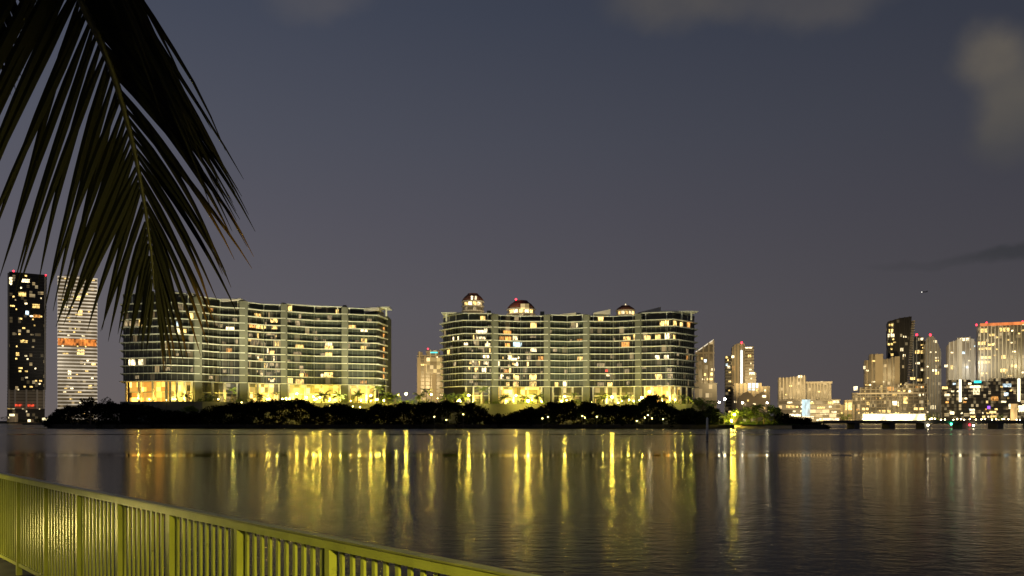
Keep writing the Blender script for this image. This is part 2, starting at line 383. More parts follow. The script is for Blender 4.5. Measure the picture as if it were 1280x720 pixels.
def block(name, label, front, z0, fh, nf, piers, bays, wins, glass, tops, zt=11.7, depth=26):
    mid = front.p[len(front.p)//2]
    root = thing(name, label, 'apartment block', (mid[0], mid[1]+8, zt))
    backp = [(x*(y+depth)/y*.995 if front.p[-1][0] < 0 else x, y+depth) for i, (x,y) in enumerate(front.p)]
    ztop = z0+fh*nf
    def ring(d, bd=0): return front.offset(d)+[(x,y+bd) for x,y in reversed(backp)]
    # glass, bay by bay
    edges = [None]+[p for p, _ in piers]+[None]
    lo = front.p[0]; hi = front.p[-1]
    pxl = lo[0]/lo[1]*F+640; pxr = hi[0]/hi[1]*F+640
    cols = [pxl]+[p for p,_ in piers]+[pxr]
    for bi, (a, b) in enumerate(zip(cols, cols[1:])):
        seg = front.sub(a+.01, b-.01)
        g = MB(); gm = MB()
        g.prism(seg+[(x,y+.4) for x,y in reversed(seg)], z0+.02, ztop-.02)
        gl = g.build('glass_wall', glass[bi], root)
        for (x0,y0),(x1,y1) in zip(seg, seg[1:]):
            ln = math.hypot(x1-x0,y1-y0); n = max(1,int(ln/2.3)); d = (x1-x0,y1-y0)
            for k in range(n):
                t = (k+.5)/n
                gm.obox((x0+d[0]*t,y0+d[1]*t-.12), d, .09, .12, z0+.05, ztop-.05)
        gm.build('mullions', M['mull'], gl)
    core = MB().prism([(x,y+3.4) for x,y in front.p]+list(reversed(backp)), zt, ztop+.1); core.build('core', M['darkm'], root)
    for k in range(nf+1):
        z = z0+k*fh
        MB().prism(ring(2.2 if k else 2.6, 1.5), z-.16, z+.16).build('balcony_slab', M['slab'], root)
    # balcony dividing walls between flats
    for a, b in list(zip(cols, cols[1:]))[1:]:
        h = front.hit(a+(b-a)*.5)
        if h: MB().obox((h[0], h[1]-.7), (h[2][1],-h[2][0]), .68, .12, z0+.26, ztop-.26).build('balcony_divider', M['mull'], root)
    for px, w in piers:
        h = front.hit(px)
        d = Vector(h[2]).normalized(); n = Vector((d.y,-d.x))
        c = (h[0]+n.x*1.0, h[1]+n.y*1.0)
        MB().obox(c, h[2], w/F*h[1]/2, 1.08, zt, ztop+3.4).build('pier', M['pier'], root)
    # penthouse
    for bi, (a, b) in enumerate(zip(cols, cols[1:])):
        hp = tops[bi]; seg = front.sub(a+.01, b-.01); bk = [(x*(y+16)/y, y+16) for x,y in reversed(seg)]
        pho = MB().prism([(x,y+1.8) for x,y in seg]+bk, ztop+.17, ztop+hp).build('penthouse', glass[(bi+2) % 5], root)
        MB().prism([(x,y-.4) for x,y in seg]+bk, ztop+hp+.01, ztop+hp+.36).build('roof', M['slab'], pho)
        for t in (.12,.5,.88):
            h = front.hit(a+(b-a)*t)
            if h: MB().obox((h[0],h[1]+.3), h[2], .22, .22, ztop+.17, ztop+hp).build('roof_post', M['slab'], pho)
    # ground floor
    gp = front.offset(-2.5)
    for (a, b, kind) in bays:
        sg = front.sub(a, b)
        dl = Vector((sg[-1][0]-sg[0][0], sg[-1][1]-sg[0][1])).normalized(); n = Vector((-dl.y, dl.x))
        sg = [(x+n.x*2.2,y+n.y*2.2) for x,y in sg]
        MB().prism(sg+[(x,y+.3) for x,y in reversed(sg)], zt+.02, z0-.3).build('lobby_glass', lobby[kind], root)
        for (px_) in [a+(b-a)*t for t in (0.02,.33,.66,.98)]:
            h = front.hit(px_)
            if h: MB().obox((h[0],h[1]-.9), h[2], .42, .42, zt, z0-.3).build('column', M['paleb'], root)
        h0 = front.hit((a+b)/2)
        MB().prism([(x,y-.35) for x,y in sg]+[(x,y) for x,y in reversed(sg)], (zt+z0)/2-.35, (zt+z0)/2+.1).build('transom', M['slab'], root)
    for (px, py, w, h, kind) in wins:
        q = front.hit(px)
        if q is None: continue
        Y = q[1]; z = PZ(py, Y); hw = max(w, 1.6)/F*Y/2; hh = max(h, 1.6)/F*Y/2
        ph_ = z > ztop+.4
        if not ph_:
            k = int((z-z0)/fh); zl, zh = z0+k*fh+.3, z0+(k+1)*fh-.3
            za, zb = max(zl, z-hh), min(zh, z+hh)
            if zb-za < .8: za, zb = zl+.3, zh-.3
        else: za, zb = ztop+.5, ztop+2.6
        d = Vector(q[2]).normalized()
        if abs(d.x) < .55: hw = min(hw, 1.2)
        n = Vector((d.y,-d.x))*(.36 if not ph_ else -1.5)
        c = (q[0]+n.x, q[1]+n.y)
        MB().obox(c, q[2], hw, .06, za, zb).build('lit_window', WIN[kind], root)
    return root, ztop

Z2 = lambda l: [(140+a/4.235, 350+b/4.235, c/4.235, d/4.235, k) for a,b,c,d,k in l]
Z3 = lambda l: [(320+a/4.235, 360+b/4.235, c/4.235, d/4.235, k) for a,b,c,d,k in l]
Z4 = lambda l: [(500+a/4, 350+b/4, c/4, d/4, k) for a,b,c,d,k in l]
Z5 = lambda l: [(680+a/4.235, 360+b/4.235, c/4.235, d/4.235, k) for a,b,c,d,k in l]
w1 = Z2([(130,235,35,35,'dim'),(160,235,35,45,'warm'),(78,235,30,40,'dim'),(108,437,40,30,'pale'),(155,437,32,35,'pale'),(360,150,30,45,'dim'),(430,172,40,20,'warm'),
 (350,235,18,30,'cool'),(350,272,20,35,'pale'),(385,270,15,20,'warm'),(625,263,40,28,'pale'),(620,372,30,20,'orange'),(770,198,40,40,'warm'),(740,238,35,28,'orange'),
 (780,242,45,32,'warm'),(728,312,16,25,'warm'),(785,425,25,20,'warm'),(525,160,15,20,'orange'),(282,437,8,10,'dim'),(765,330,30,24,'dim'),(740,350,20,20,'dim'),(770,395,30,20,'dim'),(660,308,12,12,'dim'),(345,395,12,12,'dim'),(790,500,14,14,'pale')]) + \
 Z3([(8,155,14,35,'orange'),(95,170,35,25,'warm'),(40,198,75,32,'warm'),(98,203,30,30,'warm'),(80,240,50,20,'dim'),(85,345,25,25,'warm'),(20,380,30,20,'dim'),
 (85,405,20,15,'dim'),(110,430,15,15,'dim'),(85,490,20,15,'pale'),(40,300,40,18,'dim'),(30,430,30,18,'dim'),(70,455,30,18,'dim'),(220,168,25,18,'dim'),(230,315,45,30,'warm'),(230,345,25,15,'dim'),(385,290,35,30,'pale'),(362,285,14,25,'dim'),(385,320,45,28,'warm'),(385,355,35,25,'warm'),
 (510,213,38,32,'warm'),(572,218,35,28,'pale'),(572,285,30,35,'warm'),(570,322,32,30,'warm'),(535,285,20,15,'dim'),(385,460,45,25,'warm'),(350,465,15,20,'pale'),(265,462,15,22,'orange'),
 (240,463,20,20,'warm'),(180,490,26,25,'warm'),(228,495,48,25,'warm'),(568,498,35,15,'orange'),(178,125,20,18,'warm'),(430,130,14,18,'warm'),(390,172,24,14,'dim'),(600,170,24,14,'dim')])
w2 = Z4([(245,362,25,25,'warm'),(270,297,8,25,'pale'),(293,295,8,25,'pale'),(400,260,40,18,'pale'),(405,290,45,12,'pale'),(370,290,15,22,'dim'),(428,268,16,14,'pale'),(330,320,20,12,'pale'),
 (438,328,26,22,'pale'),(430,383,30,14,'pale'),(358,405,20,20,'dim'),(430,415,28,14,'pale'),(420,436,20,12,'pale'),(668,232,30,35,'warm'),(535,265,40,22,'orange'),(508,295,26,25,'orange'),(540,298,30,28,'orange'),
 (575,275,25,15,'pale'),(537,328,25,22,'orange'),(586,337,45,12,'cool'),(668,345,30,28,'pale'),(640,365,28,12,'dim'),(665,282,30,14,'dim'),(704,395,25,25,'orange'),(570,398,30,15,'pale'),
 (545,402,14,12,'pale'),(580,422,20,12,'pale'),(545,428,15,10,'dim'),(530,455,25,15,'orange'),(540,487,20,12,'pale'),(580,490,30,25,'warm'),(578,520,28,22,'warm'),(665,487,35,28,'warm'),
 (665,520,35,24,'warm'),(538,520,18,18,'warm'),(375,485,20,15,'dim'),(378,520,22,15,'dim'),(415,187,25,10,'warm'),(782,520,15,18,'warm'),(350,345,14,12,'dim'),(510,440,14,12,'dim'),(500,490,14,12,'dim')]) + \
 Z5([(175,193,10,8,'pale'),(143,280,10,15,'dim'),(190,280,30,20,'orange'),(193,378,32,28,'warm'),(65,512,18,25,'warm'),(108,508,18,25,'pale'),(303,160,28,18,'warm'),(300,410,40,25,'dim'),
 (372,272,10,15,'dim'),(440,268,38,22,'warm'),(481,263,12,32,'warm'),(432,302,42,32,'orange'),(330,438,12,12,'red'),(338,455,18,25,'pale'),(440,440,25,22,'dim'),(300,512,35,25,'dim'),
 (348,512,25,25,'warm'),(625,190,22,30,'warm'),(650,188,20,30,'warm'),(690,192,32,35,'warm'),(724,197,24,28,'warm'),(762,200,34,36,'orange'),(548,265,32,25,'warm'),(605,262,30,30,'warm'),
 (652,258,22,35,'pale'),(686,262,20,28,'warm'),(600,368,22,22,'pale'),(648,366,24,20,'pale'),(755,373,18,30,'orange'),(607,475,36,36,'warm'),(656,508,14,14,'dim')])
_r = random.Random(77)
w2 += Z4([(_r.uniform(345,460),_r.uniform(250,445),_r.uniform(4,10),_r.uniform(6,12),_r.choice(('pale','dim','warm'))) for _ in range(16)]+[(_r.uniform(490,640),_r.uniform(370,500),_r.uniform(4,10),_r.uniform(6,12),_r.choice(('pale','dim','warm'))) for _ in range(18)])  # glowing specks drawn as windows for reflections and dots on the glass
w1 += Z3([(_r.uniform(2,118),_r.uniform(230,500),_r.uniform(4,10),_r.uniform(6,12),_r.choice(('pale','dim','warm'))) for _ in range(20)])
w1 += [(_r.uniform(158,476),_r.uniform(398,474),_r.uniform(2.5,7),4,'dim') for _ in range(34)]
w2 += [(_r.uniform(560,862),_r.uniform(408,480),_r.uniform(2.5,7),4,'dim') for _ in range(30)]
f1 = Front([(154,405),(211,398),(246,405.5),(275,415.5),(304,419.5),(330,428),(355,430.5),(393,439.5),(431,442.5),(470,447),(480,462)])
f2 = Front([(554,474),(567,464),(580,457),(617,458.5),(650,463.5),(684,462),(709,465.8),(734,462),(766,463.5),(799,457.5),(841,452),(856,461),(868,471)])
b1, zt1 = block('apartment_block', 'long apartment block with pale piers and white balcony slabs, partly behind the palm frond', f1, 21.2, 3.54, 10, [(246,9.5),(304,10),(355,8),(431,8)],
    [(158,210,'bright'),(213,241,'mid'),(251,298,'dim'),(310,350,'mid'),(360,427,'mid'),(436,470,'mid')], w1, [M['darkg2'],M['darkg2'],M['darkg2'],M['darkg'],M['darkg']], [4.5,3.7,3.0,3.6,3.1])
b2, zt2 = block('apartment_block', 'wide apartment block with domed towers behind its roof and slabs jutting past both ends', f2, 21.0, 3.42, 10, [(617.5,8),(684,8),(734,8),(799,8)],
    [(582,612,'dim'),(624,678,'mid'),(690,729,'dim'),(740,794,'dim'),(805,838,'bright'),(843,866,'mid')], w2, [M['darkg2'],M['darkg2'],M['darkg'],M['darkg2'],M['darkg2']], [3.6,2.8,3.5,2.7,3.7])

# roof structures
def wedge(px0, px1, ya, yb, Y, root, zb):
    MB().xzprism([(PX(px0,Y), zb), (PX(px1,Y), zb), (PX(px1,Y), PZ(yb,Y)), (PX(px0,Y), PZ(ya,Y))], Y, Y+9).build('roof_canopy', M['white'], root)
wedge(742,763,391,386.5,461,b2,zt2+3.95); wedge(798,826,390.5,383.5,457.5,b2,zt2+3.95); wedge(700,720,393,390.5,463,b2,zt2+3.95)
wedge(186,212,369,361,401,b1,zt1+3.95); wedge(222,240,371,366,402,b1,zt1+3.95); wedge(276,300,377,372.5,414,b1,zt1+3.95); wedge(456,474,391,387,446,b1,zt1+3.95)
for root, px, py, w, Y in ((b1,353,378,4,436),(b1,430,381,4,447),(b1,286,375,4,425),(b2,611,388,5,470),(b2,678,389,5,472),(b2,722,391,8,474)):
    MB().box(PX(px-w/2,Y),PX(px+w/2,Y),Y+1,Y+4,(zt1 if root is b1 else zt2)+3.9,PZ(py,Y)).build('roof_stack', M['pier'], root)
def pergola(root, px0, px1, Y, zt, cols):
    g = MB().box(PX(px0,Y),PX(px1,Y),Y-2,Y+10,zt+4.5,zt+4.9).build('pergola', M['slab'], root)
    for c in cols: MB().box(PX(c,Y)-.4,PX(c,Y)+.4,Y-.5,Y+.3,zt+.26,zt+4.48).build('pergola_post', M['slab'], g)
pergola(b2, 824,872,458,zt2,(828,840,852,864)); pergola(b2,552,584,464,zt2,(558,570,580)); pergola(b1,472,487,452,zt1,(474,483))
# pale frame at the right end of the left block, with lit stair landings
fr = MB(); Y = 466
MB().box(PX(482.6,Y),PX(484,Y),Y-3,Y+16,11.7,zt1+2.).build('end_fin', M['pier'], b1)
for k in range(1,9):
    z = 21.2+3.54*k
    MB().box(PX(477,463),PX(481.6,463),460.2,460.5,z+.5,z+2.6).build('landing_window', WIN['orange'] if k % 3 else WIN['dim'], b1)

# terrace podium under both blocks
pd = [(PX(150,392),392),(PX(196,388),388),(PX(253,391),391),(PX(360,412),412),(PX(470,428),428),(PX(500,425),425),(PX(600,440),440),(PX(700,446),446),(PX(820,440),440),(PX(893,446),446),
      (PX(893,505),505),(PX(150,470),470)]
tr = thing('terrace', 'pale walled garden terrace under the two apartment blocks', 'terrace', (PX(500,425),440,1.6))
MB().prism(pd, 1.5, 11.68).build('retaining_wall', M['podium'], tr)

# added spots without fixtures that brighten the two blocks from the front
for px, Y, tpx, TY, pw in ((185,366,180,400,11000),(250,370,246,406,36000),(304,378,300,420,36000),(365,388,355,431,40000),(430,398,431,443,40000),(470,402,470,447,30000)):
    spot((PX(px,Y),Y,12.8),(PX(tpx,TY),TY,44),pw*1.8, angle=66)
for px, Y, tpx, TY, pw in ((572,412,575,460,26000),(618,415,617,459,32000),(684,418,684,463,32000),(734,418,734,463,30000),(799,412,799,458,26000),(850,410,850,458,20000)):
    spot((PX(px,Y),Y,12.8),(PX(tpx,TY),TY,42),pw*1.8, angle=66)

# added spots without fixtures, brightening the walls under the lowest slab
def wash(px, Y, z, power, col=(1,.72,.12)):
    return spot((PX(px,Y),Y,z), (PX(px,Y)*1.004,Y+4,z+.6), power*.75, col, angle=150, radius=.3)
for px, dy, pw in ((170,-3,1200),(195,-3,1500),(228,-3,6000),(275,-3,2500),(330,-3,4500),(375,-3,9000),(395,-4,9000),(418,-3,9000),(455,-3,9000)):
    h = f1.hit(px); wash(px, h[1]+dy, 14.0, pw)
for px, dy, pw in ((595,-3,2500),(640,-3,6500),(665,-4,8000),(708,-3,5000),(760,-4,6500),(785,-3,5000),(815,-3,6500),(835,-3,5000)):
    h = f2.hit(px); wash(px, h[1]+dy, 14.0, pw)
spot((PX(496,440),440,12.5),(PX(480,463),463,40),16000,angle=80)  # added spot that brightens the right end of the left block
for q_ in ((905,352,2.6),(916,351,2.6),(929,352,2.6),(945,349,2.6),(955,347,2.4)): wash(q_[0],q_[1],q_[2],1100,(1,.80,.12))  # added spots that brighten the garden trees
wash(500,432,13,4000); wash(520,445,13,4000); wash(560,446,13,5000)

# ------------------------------------------------------------------ city towers
def tower(name, label, outline, Y, depth, wall, fh=3.4, slabs=None, fins=None, nfin=0, nwin=20, seed=1, kinds=('warm','pale','pale','dim'), wins=(), fill_power=0, fcol=(1,.70,.30), cat='tower', slab_t=.25, zb=1.5, wsize=(1.2,3.2), slab_out=.8, wband=None, face=.85):
    """outline: picture points (px,py) of the front face, clockwise from the lower left"""
    rd = random.Random(seed)
    yb_ = max(b for a,b in outline)
    pts = [(PX(a,Y), zb if b > yb_-.6 else max(zb, PZ(b,Y))) for a,b in outline]
    xs = [p[0] for p in pts]; zs = [p[1] for p in pts]
    root = thing(name, label, cat, ((min(xs)+max(xs))/2, Y, min(zs)))
    MB().xzprism(pts, Y, Y+depth).build('wall', wall, root)
    def xr(z):
        hit = []
        for (x0,z0),(x1,z1) in zip(pts, pts[1:]+pts[:1]):
            if (z0-z)*(z1-z) < 0: hit.append(x0+(x1-x0)*(z-z0)/(z1-z0))
        return (min(hit), max(hit)) if len(hit) >= 2 else None
    def zr(x):
        hit = []
        for (x0,z0),(x1,z1) in zip(pts, pts[1:]+pts[:1]):
            if (x0-x)*(x1-x) < 0: hit.append(z0+(z1-z0)*(x-x0)/(x1-x0))
        return (min(hit), max(hit)) if len(hit) >= 2 else None
    zlo, zhi = min(zs), max(zs); nfl = int((zhi-zlo)/fh)
    if slabs:
        s = MB()
        for k in range(1, nfl+1):
            z = zlo+k*fh; r = xr(z)
            if r: s.box(r[0]-.5, r[1]+.5, Y-slab_out, Y+depth+.5, z-slab_t, z+slab_t)
        s.build('floor_slabs', slabs, root)
    if fins and nfin:
        s = MB(); x0, x1 = min(xs), max(xs)
        for i in range(nfin):
            x = x0+(x1-x0)*(i+.5)/nfin; r = zr(x)
            if r: s.box(x-.55, x+.55, Y-1.1, Y-.003, r[0]+.1, r[1]+.4)
        s.build('fins', fins, root)
    for px, py, w, h, k in wins:
        x = PX(px,Y); z = PZ(py,Y); hw = w/F*Y/2; hh = h/F*Y/2
        MB().box(x-hw, x+hw, Y-.3-rd.random()*.2, Y-.01, z-hh, z+hh).build('lit_window', WIN[k], root)
    n = 0; tries = 0; used = set()
    while n < nwin and tries < 4000:
        tries += 1
        k = rd.randrange(0, max(1,nfl)); z = zlo+k*fh
        if wband and not (wband[0] <= (z-zlo)/(zhi-zlo) <= wband[1]): continue
        a = xr(z+.4*fh); b = xr(z+.95*fh)
        if not a or not b: continue
        x0, x1 = max(a[0],b[0])+.6, min(a[1],b[1])-.6
        w = rd.uniform(*wsize)*rd.choice((1,1,1.6))
        if x1-x0 < w+1: continue
        x = x0+w/2+rd.random()*(x1-x0-w); c = (k, int(x/3))
        if c in used: continue
        used.add(c)
        MB().box(x-w/2, x+w/2, Y-.2-rd.random()*.25, Y-.01, z+.2*fh+slab_t, z+.72*fh).build('lit_window', WIN[rd.choice(kinds)], root)
        n += 1
    if fill_power:
        x = (min(xs)+max(xs))/2; H = zhi-zlo
        zv = PZ(yb_, Y); spot((x*.95, Y-100, zv+(zhi-zv)*.35+4), (x, Y, zv+(zhi-zv)*.6), fill_power*1.3, fcol, angle=85, radius=1)  # added spot hanging in the air, unseen, to brighten the tower front
    th = face*math.atan2(root.location.x, Y); root.rotation_euler = (0,0,-th); root.scale = (math.cos(th),1,1)
    return root
def rect(x0,x1,y0,y1): return [(x0,y1),(x1,y1),(x1,y0),(x0,y0)]
def redlamp(root, px, py, Y, r=1.1): MB().ball((PX(px,Y),Y+.5,PZ(py,Y)), r).build('warning_lamp', LAMP['red'], root)
def bar(root, name, m, px0,px1,py0,py1,Y,out=.6,dep=1.):
    return MB().box(PX(px0,Y),PX(px1,Y),Y-out,Y-out+dep,PZ(py1,Y),PZ(py0,Y)).build(name, m, root)

FM = dict(
    black = facade('tower_black_glass', (.018,.018,.016), .10, .4, 3.2, 3.4, rough=.5),
    warm  = facade('tower_warm_glass', (.12,.10,.065), .16, .5, 3., 3.3, unlit_glow=.045),
    pale  = facade('tower_pale_glass', (.26,.22,.16), .14, .4, 3.2, 3.5, unlit_glow=.15),
    busy  = facade('podium_busy_glass', (.08,.07,.055), .3, .5, 2.6, 3.4, unlit_glow=.03),
    mall  = facade('mall_glass', (.2,.18,.15), .5, .9, 7., 4.5, unlit_glow=.03),
    gold  = facade('gold_glass', (.2,.16,.07), .75, 1.3, 3., 3.4, (1,.72,.2)),
)
strip = glow('led_strip', (1,.88,.55), 4.0); stripc = glow('led_strip_cool', (.85,.98,1), 3.2); ored = glow('crown_orange', (1,.26,.06), 1.1, .6, .08); teal = glow('sign_teal', (.05,.8,.8), 1.5); purple = glow('sign_purple', (.35,.1,1), 2.); hot = glow('shopfront', (1,.84,.45), 3.4, .6, .12); warmwall = glow('lit_hall', (1,.62,.22), 1.1, .5, .1)

# two towers to the left
t = tower('high_rise', 'black glass high rise with scattered lit rooms and red lamps at its top corners', [(9,511),(56,511),(58.5,342),(11.5,341)], 1000, 40, FM['black'], 3.5, M['darkm'], None, 0, 46, 11, ('warm','warm','warm','pale','dim'),
  wins=[(32,351,10,4,'pale'),(28,368,9,5,'warm'),(45,382,9,5,'warm'),(46,394.5,9,4,'orange'),(34,391,4,5,'cool'),(30,427,9,3,'warm'),(22,443,4,4,'warm'),(13.5,352,4,8,'pale')], slab_t=.2, face=1.)
redlamp(t,17,340,1000); redlamp(t,57.4,342.5,1000)
for px in (11.5,19,33,46.5,55): bar(t,'base_column',M['white'],px-1.1,px+1.1,487,511,1000,1.6,1.5)
bar(t,'base_wall',M['conc'],10,56,488,511,1000,.5,.45)
for px in (23,38.5): bar(t,'red_sign',glow('sign_red_glow',(1,.08,.03),.8,.9,.5),px-4,px+4,505.5,508,1000,2.1,.4)
bar(t,'edge_column',M['conc2'],9.6,11.8,343,487,1000,1.5,1.4); bar(t,'edge_column',M['conc2'],55.4,57.6,344,487,1000,1.5,1.4)
spot((PX(33,925),925,6),(PX(33,1000),1000,15),14000,(1,.75,.45),80,1)  # added spot that brightens the foot of the high rise
band = glow('glowing_floor_band', (1,.84,.62), .62, .5, .03); band.node_tree.nodes['Principled BSDF'].inputs['Base Color'].default_value = (.6,.56,.48,1)  # the slabs themselves glow, standing in for light falling on them
t = tower('high_rise', 'pale high rise wrapped in white floor bands with an orange lit band', rect(72.5,121.5,347,513), 1000, 42, FM['pale'], 4.0, band, None, 0, 46, 12, ('warm','pale','warm'), slab_t=.7,
  wins=[(98,372,10,6,'warm'),(100,390,6,8,'warm'),(101,440,9,6,'warm'),(87,466,4,5,'pale'),(113,483,5,4,'warm'),(82,443,7,3,'warm'),(117,454,5,4,'warm')], fill_power=36000, fcol=(1,.86,.62), face=1.)
bar(t,'orange_band',glow('orange_band_glow',(1,.30,.05),.6,.95,.25),72.5,120.5,424,432,1000,1.3,.9)
bar(t,'roof_plant',M['white'],80,116,343.5,347,1000,-5,12)

# between the two island blocks
t = tower('apartment_tower', 'warm lit stepped tower in the gap between the two island blocks', [(521,505),(555,505),(555,446),(549,446),(549,438),(533,438),(533,446),(528,446),(528,440),(522.5,440)], 780, 30, FM['warm'], 3.3, M['conc'], M['conc'], 5, 12, 21, ('warm','pale'), fill_power=260000)
bar(t,'lit_core',FM['gold'],533,551,447,466,780,1.6,1.5); bar(t,'teal_crown',teal,538,547,440,441.5,780,1.7,.6); redlamp(t,535,436,780,.7)
bar(t,'side_wing',M['conc'],521.5,526,447,503,780,2.2,2.1); bar(t,'side_wing',M['conc'],540,545,467,503,780,2.2,2.1)

# three domed towers behind the middle block
def domed(label, px0, px1, yroof, ytop, Y, seed, roofm, lit):
    cx = PX((px0+px1)/2, Y); r = (px1-px0)/2/F*Y; c = (cx, Y+r)
    root = thing('domed_tower', label, 'tower', (cx, Y+r, 1.5))
    z1 = PZ(yroof, Y)
    MB().lathe(c, [(r*.92,1.5),(r*.92,z1)], 20).build('wall', FM['warm'], root)
    s = MB(); z = z1
    while z > z1-24: s.lathe(c, [(r,z-.35),(r,z+.35)], 20); z -= 3.4
    s.build('floor_slabs', M['conc'], root)
    zt = PZ(ytop, Y); h = zt-z1
    MB().lathe(c, [(r*.95,z1+.4),(r*.9,z1+h*.3),(r*.72,z1+h*.62),(r*.5,z1+h*.86),(r*.44,zt)], 20).build('roof', roofm, root)
    for i in range(lit):
        a = -math.pi/2+(i-(lit-1)/2)*.42
        q = (c[0]+math.cos(a)*r*.93, c[1]+math.sin(a)*r*.93)
        MB().obox(q, (-math.sin(a), math.cos(a)), r*.15, .15, z1-3., z1-.7).build('lit_window', WIN['pale'] if i % 2 else WIN['warm'], root)
        if i % 2 == 0: MB().obox((q[0],q[1]+.1), (-math.sin(a), math.cos(a)), r*.13, .15, z1-6.4, z1-4.2).build('lit_window', WIN['dim'], root)
    return root, c, z1, r, zt
t,c,z1,r,zt = domed('round tower with white upper bands and lit dormer, leftmost dome above the middle block', 576,605,375.5,365,620,1,M['tile'],4)
MB().box(c[0]-1.,c[0]+.4,c[1]-r*.93,c[1]-r*.6,z1+.5,z1+3.2).build('dormer', WIN['pale'], t); MB().box(c[0]+1.6,c[0]+3.,c[1]-r*.93,c[1]-r*.6,z1+.5,z1+3.2).build('dormer', WIN['pale'], t)
t,c,z1,r,zt = domed('broad tower top with dark red hipped roof and red lamp above the middle block', 633,670,385,373.5,620,2,M['tile'],5)
redlamp(t,645,374,620,.7)
MB().box(c[0]-.5,c[0]+5.5,c[1]-r*1.02,c[1]-r*.55,z1-.5,z1+3.).build('dormer', FM['gold'], t)
t,c,z1,r,zt = domed('small red domed roof with lit drum above the right half of the middle block', 771,796,387,380.5,620,3,M['tile'],5)
MB().lathe(c,[(.5,zt),(.4,zt+.8),(.1,zt+1.6)],8).build('finial', WIN['pale'], t)
spot((PX(590,600),560,50),(PX(590,620),620,88),130000,(1,.85,.55),60); spot((PX(650,600),560,50),(PX(650,620),620,82),150000,(1,.8,.5),60); spot((PX(783,600),560,50),(PX(783,620),620,82),110000,(1,.75,.4),60)  # added spots hanging in the air to brighten the domed towers

# right of the blocks
t = tower('apartment_tower', 'tower with slanted glass crown beside the right end of the middle block', [(869,505),(896,505),(896,480),(892.5,480),(892.5,424.5),(870,440)], 700, 26, FM['warm'], 3.3, None, M['conc'], 4, 12, 31, ('pale','warm'), wins=[(881,451,4,3.5,'cool'),(891,462,4,3,'pale'),(890,467.5,4,3.5,'warm'),(881,468,3,3,'warm')], fill_power=110000)
MB().tube([P(870,440,699.4),P(892.4,424.6,699.4)],.4,6).build('lit_edge', glow('edge_line',(1,.85,.6),.9), t)
bar(t,'crown_band',M['conc'],869,893,440,442.5,700,1.3,1.2); bar(t,'corner_mast',M['white'],890.8,892.6,425,480,700,1.6,1.5)
bar(t,'lower_block',FM['busy'],868,896,479,505,700,2.2,2.1)
t = tower('apartment_tower', 'tall slab tower with one bright vertical light line and a red lamp on top', [(915,500),(931,500),(931,430),(926,428.5),(919,430.5),(915,434)], 1000, 30, M['conc'], 3.4, None, M['conc2'], 4, 4, 32, ('pale',), wins=[(917,460,2,5,'orange')], fill_power=90000)
bar(t,'light_line',stripc,926,927.6,438,483,1000,1.5,.6); redlamp(t,927,428.5,1000,1.3)
t = tower('apartment_tower', 'narrow dark tower on the near side of the light line tower', rect(907,914.6,445,500), 990, 24, FM['black'], 3.4, M['conc2'], None, 0, 6, 33, ('warm',), wins=[(916,446,3,3,'pale'),(908.5,446.5,2.5,2.5,'warm'),(908.5,456,2.5,3,'cool'),(911,459,3,3,'pale')])
t = tower('apartment_tower', 'balconied tower with lit top corner right of the light line', [(931.4,500),(945,500),(945,465),(942,465),(942,433.5),(931.4,433.5)], 995, 26, FM['warm'], 3.4, M['white'], None, 0, 8, 34, ('pale','warm'), wins=[(937,445,4,3,'warm'),(940,467,7,3,'pale'),(936,434.5,9,1.6,'pale')], fill_power=60000)
t = tower('hotel', 'low pale hotel wing with bright cool lit lounge below the light line tower', [(917,500),(962,500),(962,483),(952,483),(952,479),(917,479)], 940, 30, M['conc'], 4, None, M['conc2'], 9, 8, 35, ('warm','pale'), wins=[(941,482,13,6,'cool'),(939,487,9,2,'cool')], fill_power=9000, cat='hotel')
t = tower('arched_building', 'beige building with twin arched gables behind the lit garden', [(923,512),(961,512),(961,497),(957,492),(952,490),(947,492),(943,497),(939,492),(934,489.5),(928,492),(923,497)], 880, 20, M['conc'], 4, None, None, 0, 10, 36, ('warm','dim','pale'), fill_power=14000, cat='building')
t = tower('apartment_tower', 'beige tower with vertical ribs and bright roof lamp, left of its flat topped neighbour', [(973,500),(1007,500),(1007,470),(1001,469),(996,471),(990,471),(986,472),(973,472)], 1000, 26, FM['warm'], 3.3, None, M['white'], 8, 10, 37, ('warm','dim'), wins=[(1000,471,5,3,'pale')], fill_power=130000)
t = tower('apartment_tower', 'flat topped beige tower with cornice and vertical ribs', rect(1008.4,1039,479,500), 1005, 26, FM['warm'], 3.3, None, M['white'], 8, 6, 38, ('warm','dim'), wins=[(1027,478,3,3,'pale')], fill_power=100000)
bar(t,'cornice',M['white'],1007,1040,477,479.4,1005,2,4)
t = tower('shopping_hall', 'long low shopping hall with bright open floors and a blue lit stair', rect(974,1049,499,526), 920, 40, FM['mall'], 4.6, M['white'], None, 0, 14, 39, ('warm','pale','pale'), wins=[(988,508,10,3.5,'warm'),(1014,504,7,3,'warm'),(1026,510,9,3,'warm'),(1038,504,7,4,'warm'),(1044,502,8,4,'pale'),(1042,516,6,4,'pale'),(994,519,14,3,'pale'),(1030,517,10,2.5,'pale'),(1036,524,24,3,'pale'),(1010,522,14,3.5,'pale')], fill_power=110000, cat='building', slab_t=.5)
bar(t,'stair_glass',glow('stair_cool',(.6,.9,1),.9,.5,.2),1002.5,1012.5,499.5,520,920,1.4,1.)
t = tower('low_building', 'small pale building with one bright bay beside the shopping hall', [(1040,526),(1068,526),(1068,506),(1066,506),(1066,500),(1056,500),(1056,506),(1040,506)], 960, 20, M['conc'], 4, None, M['conc2'], 5, 6, 40, ('warm','pale'), wins=[(1061,508,8,9,'warm'),(1044,502.5,8,3.5,'pale')], fill_power=60000, cat='building')

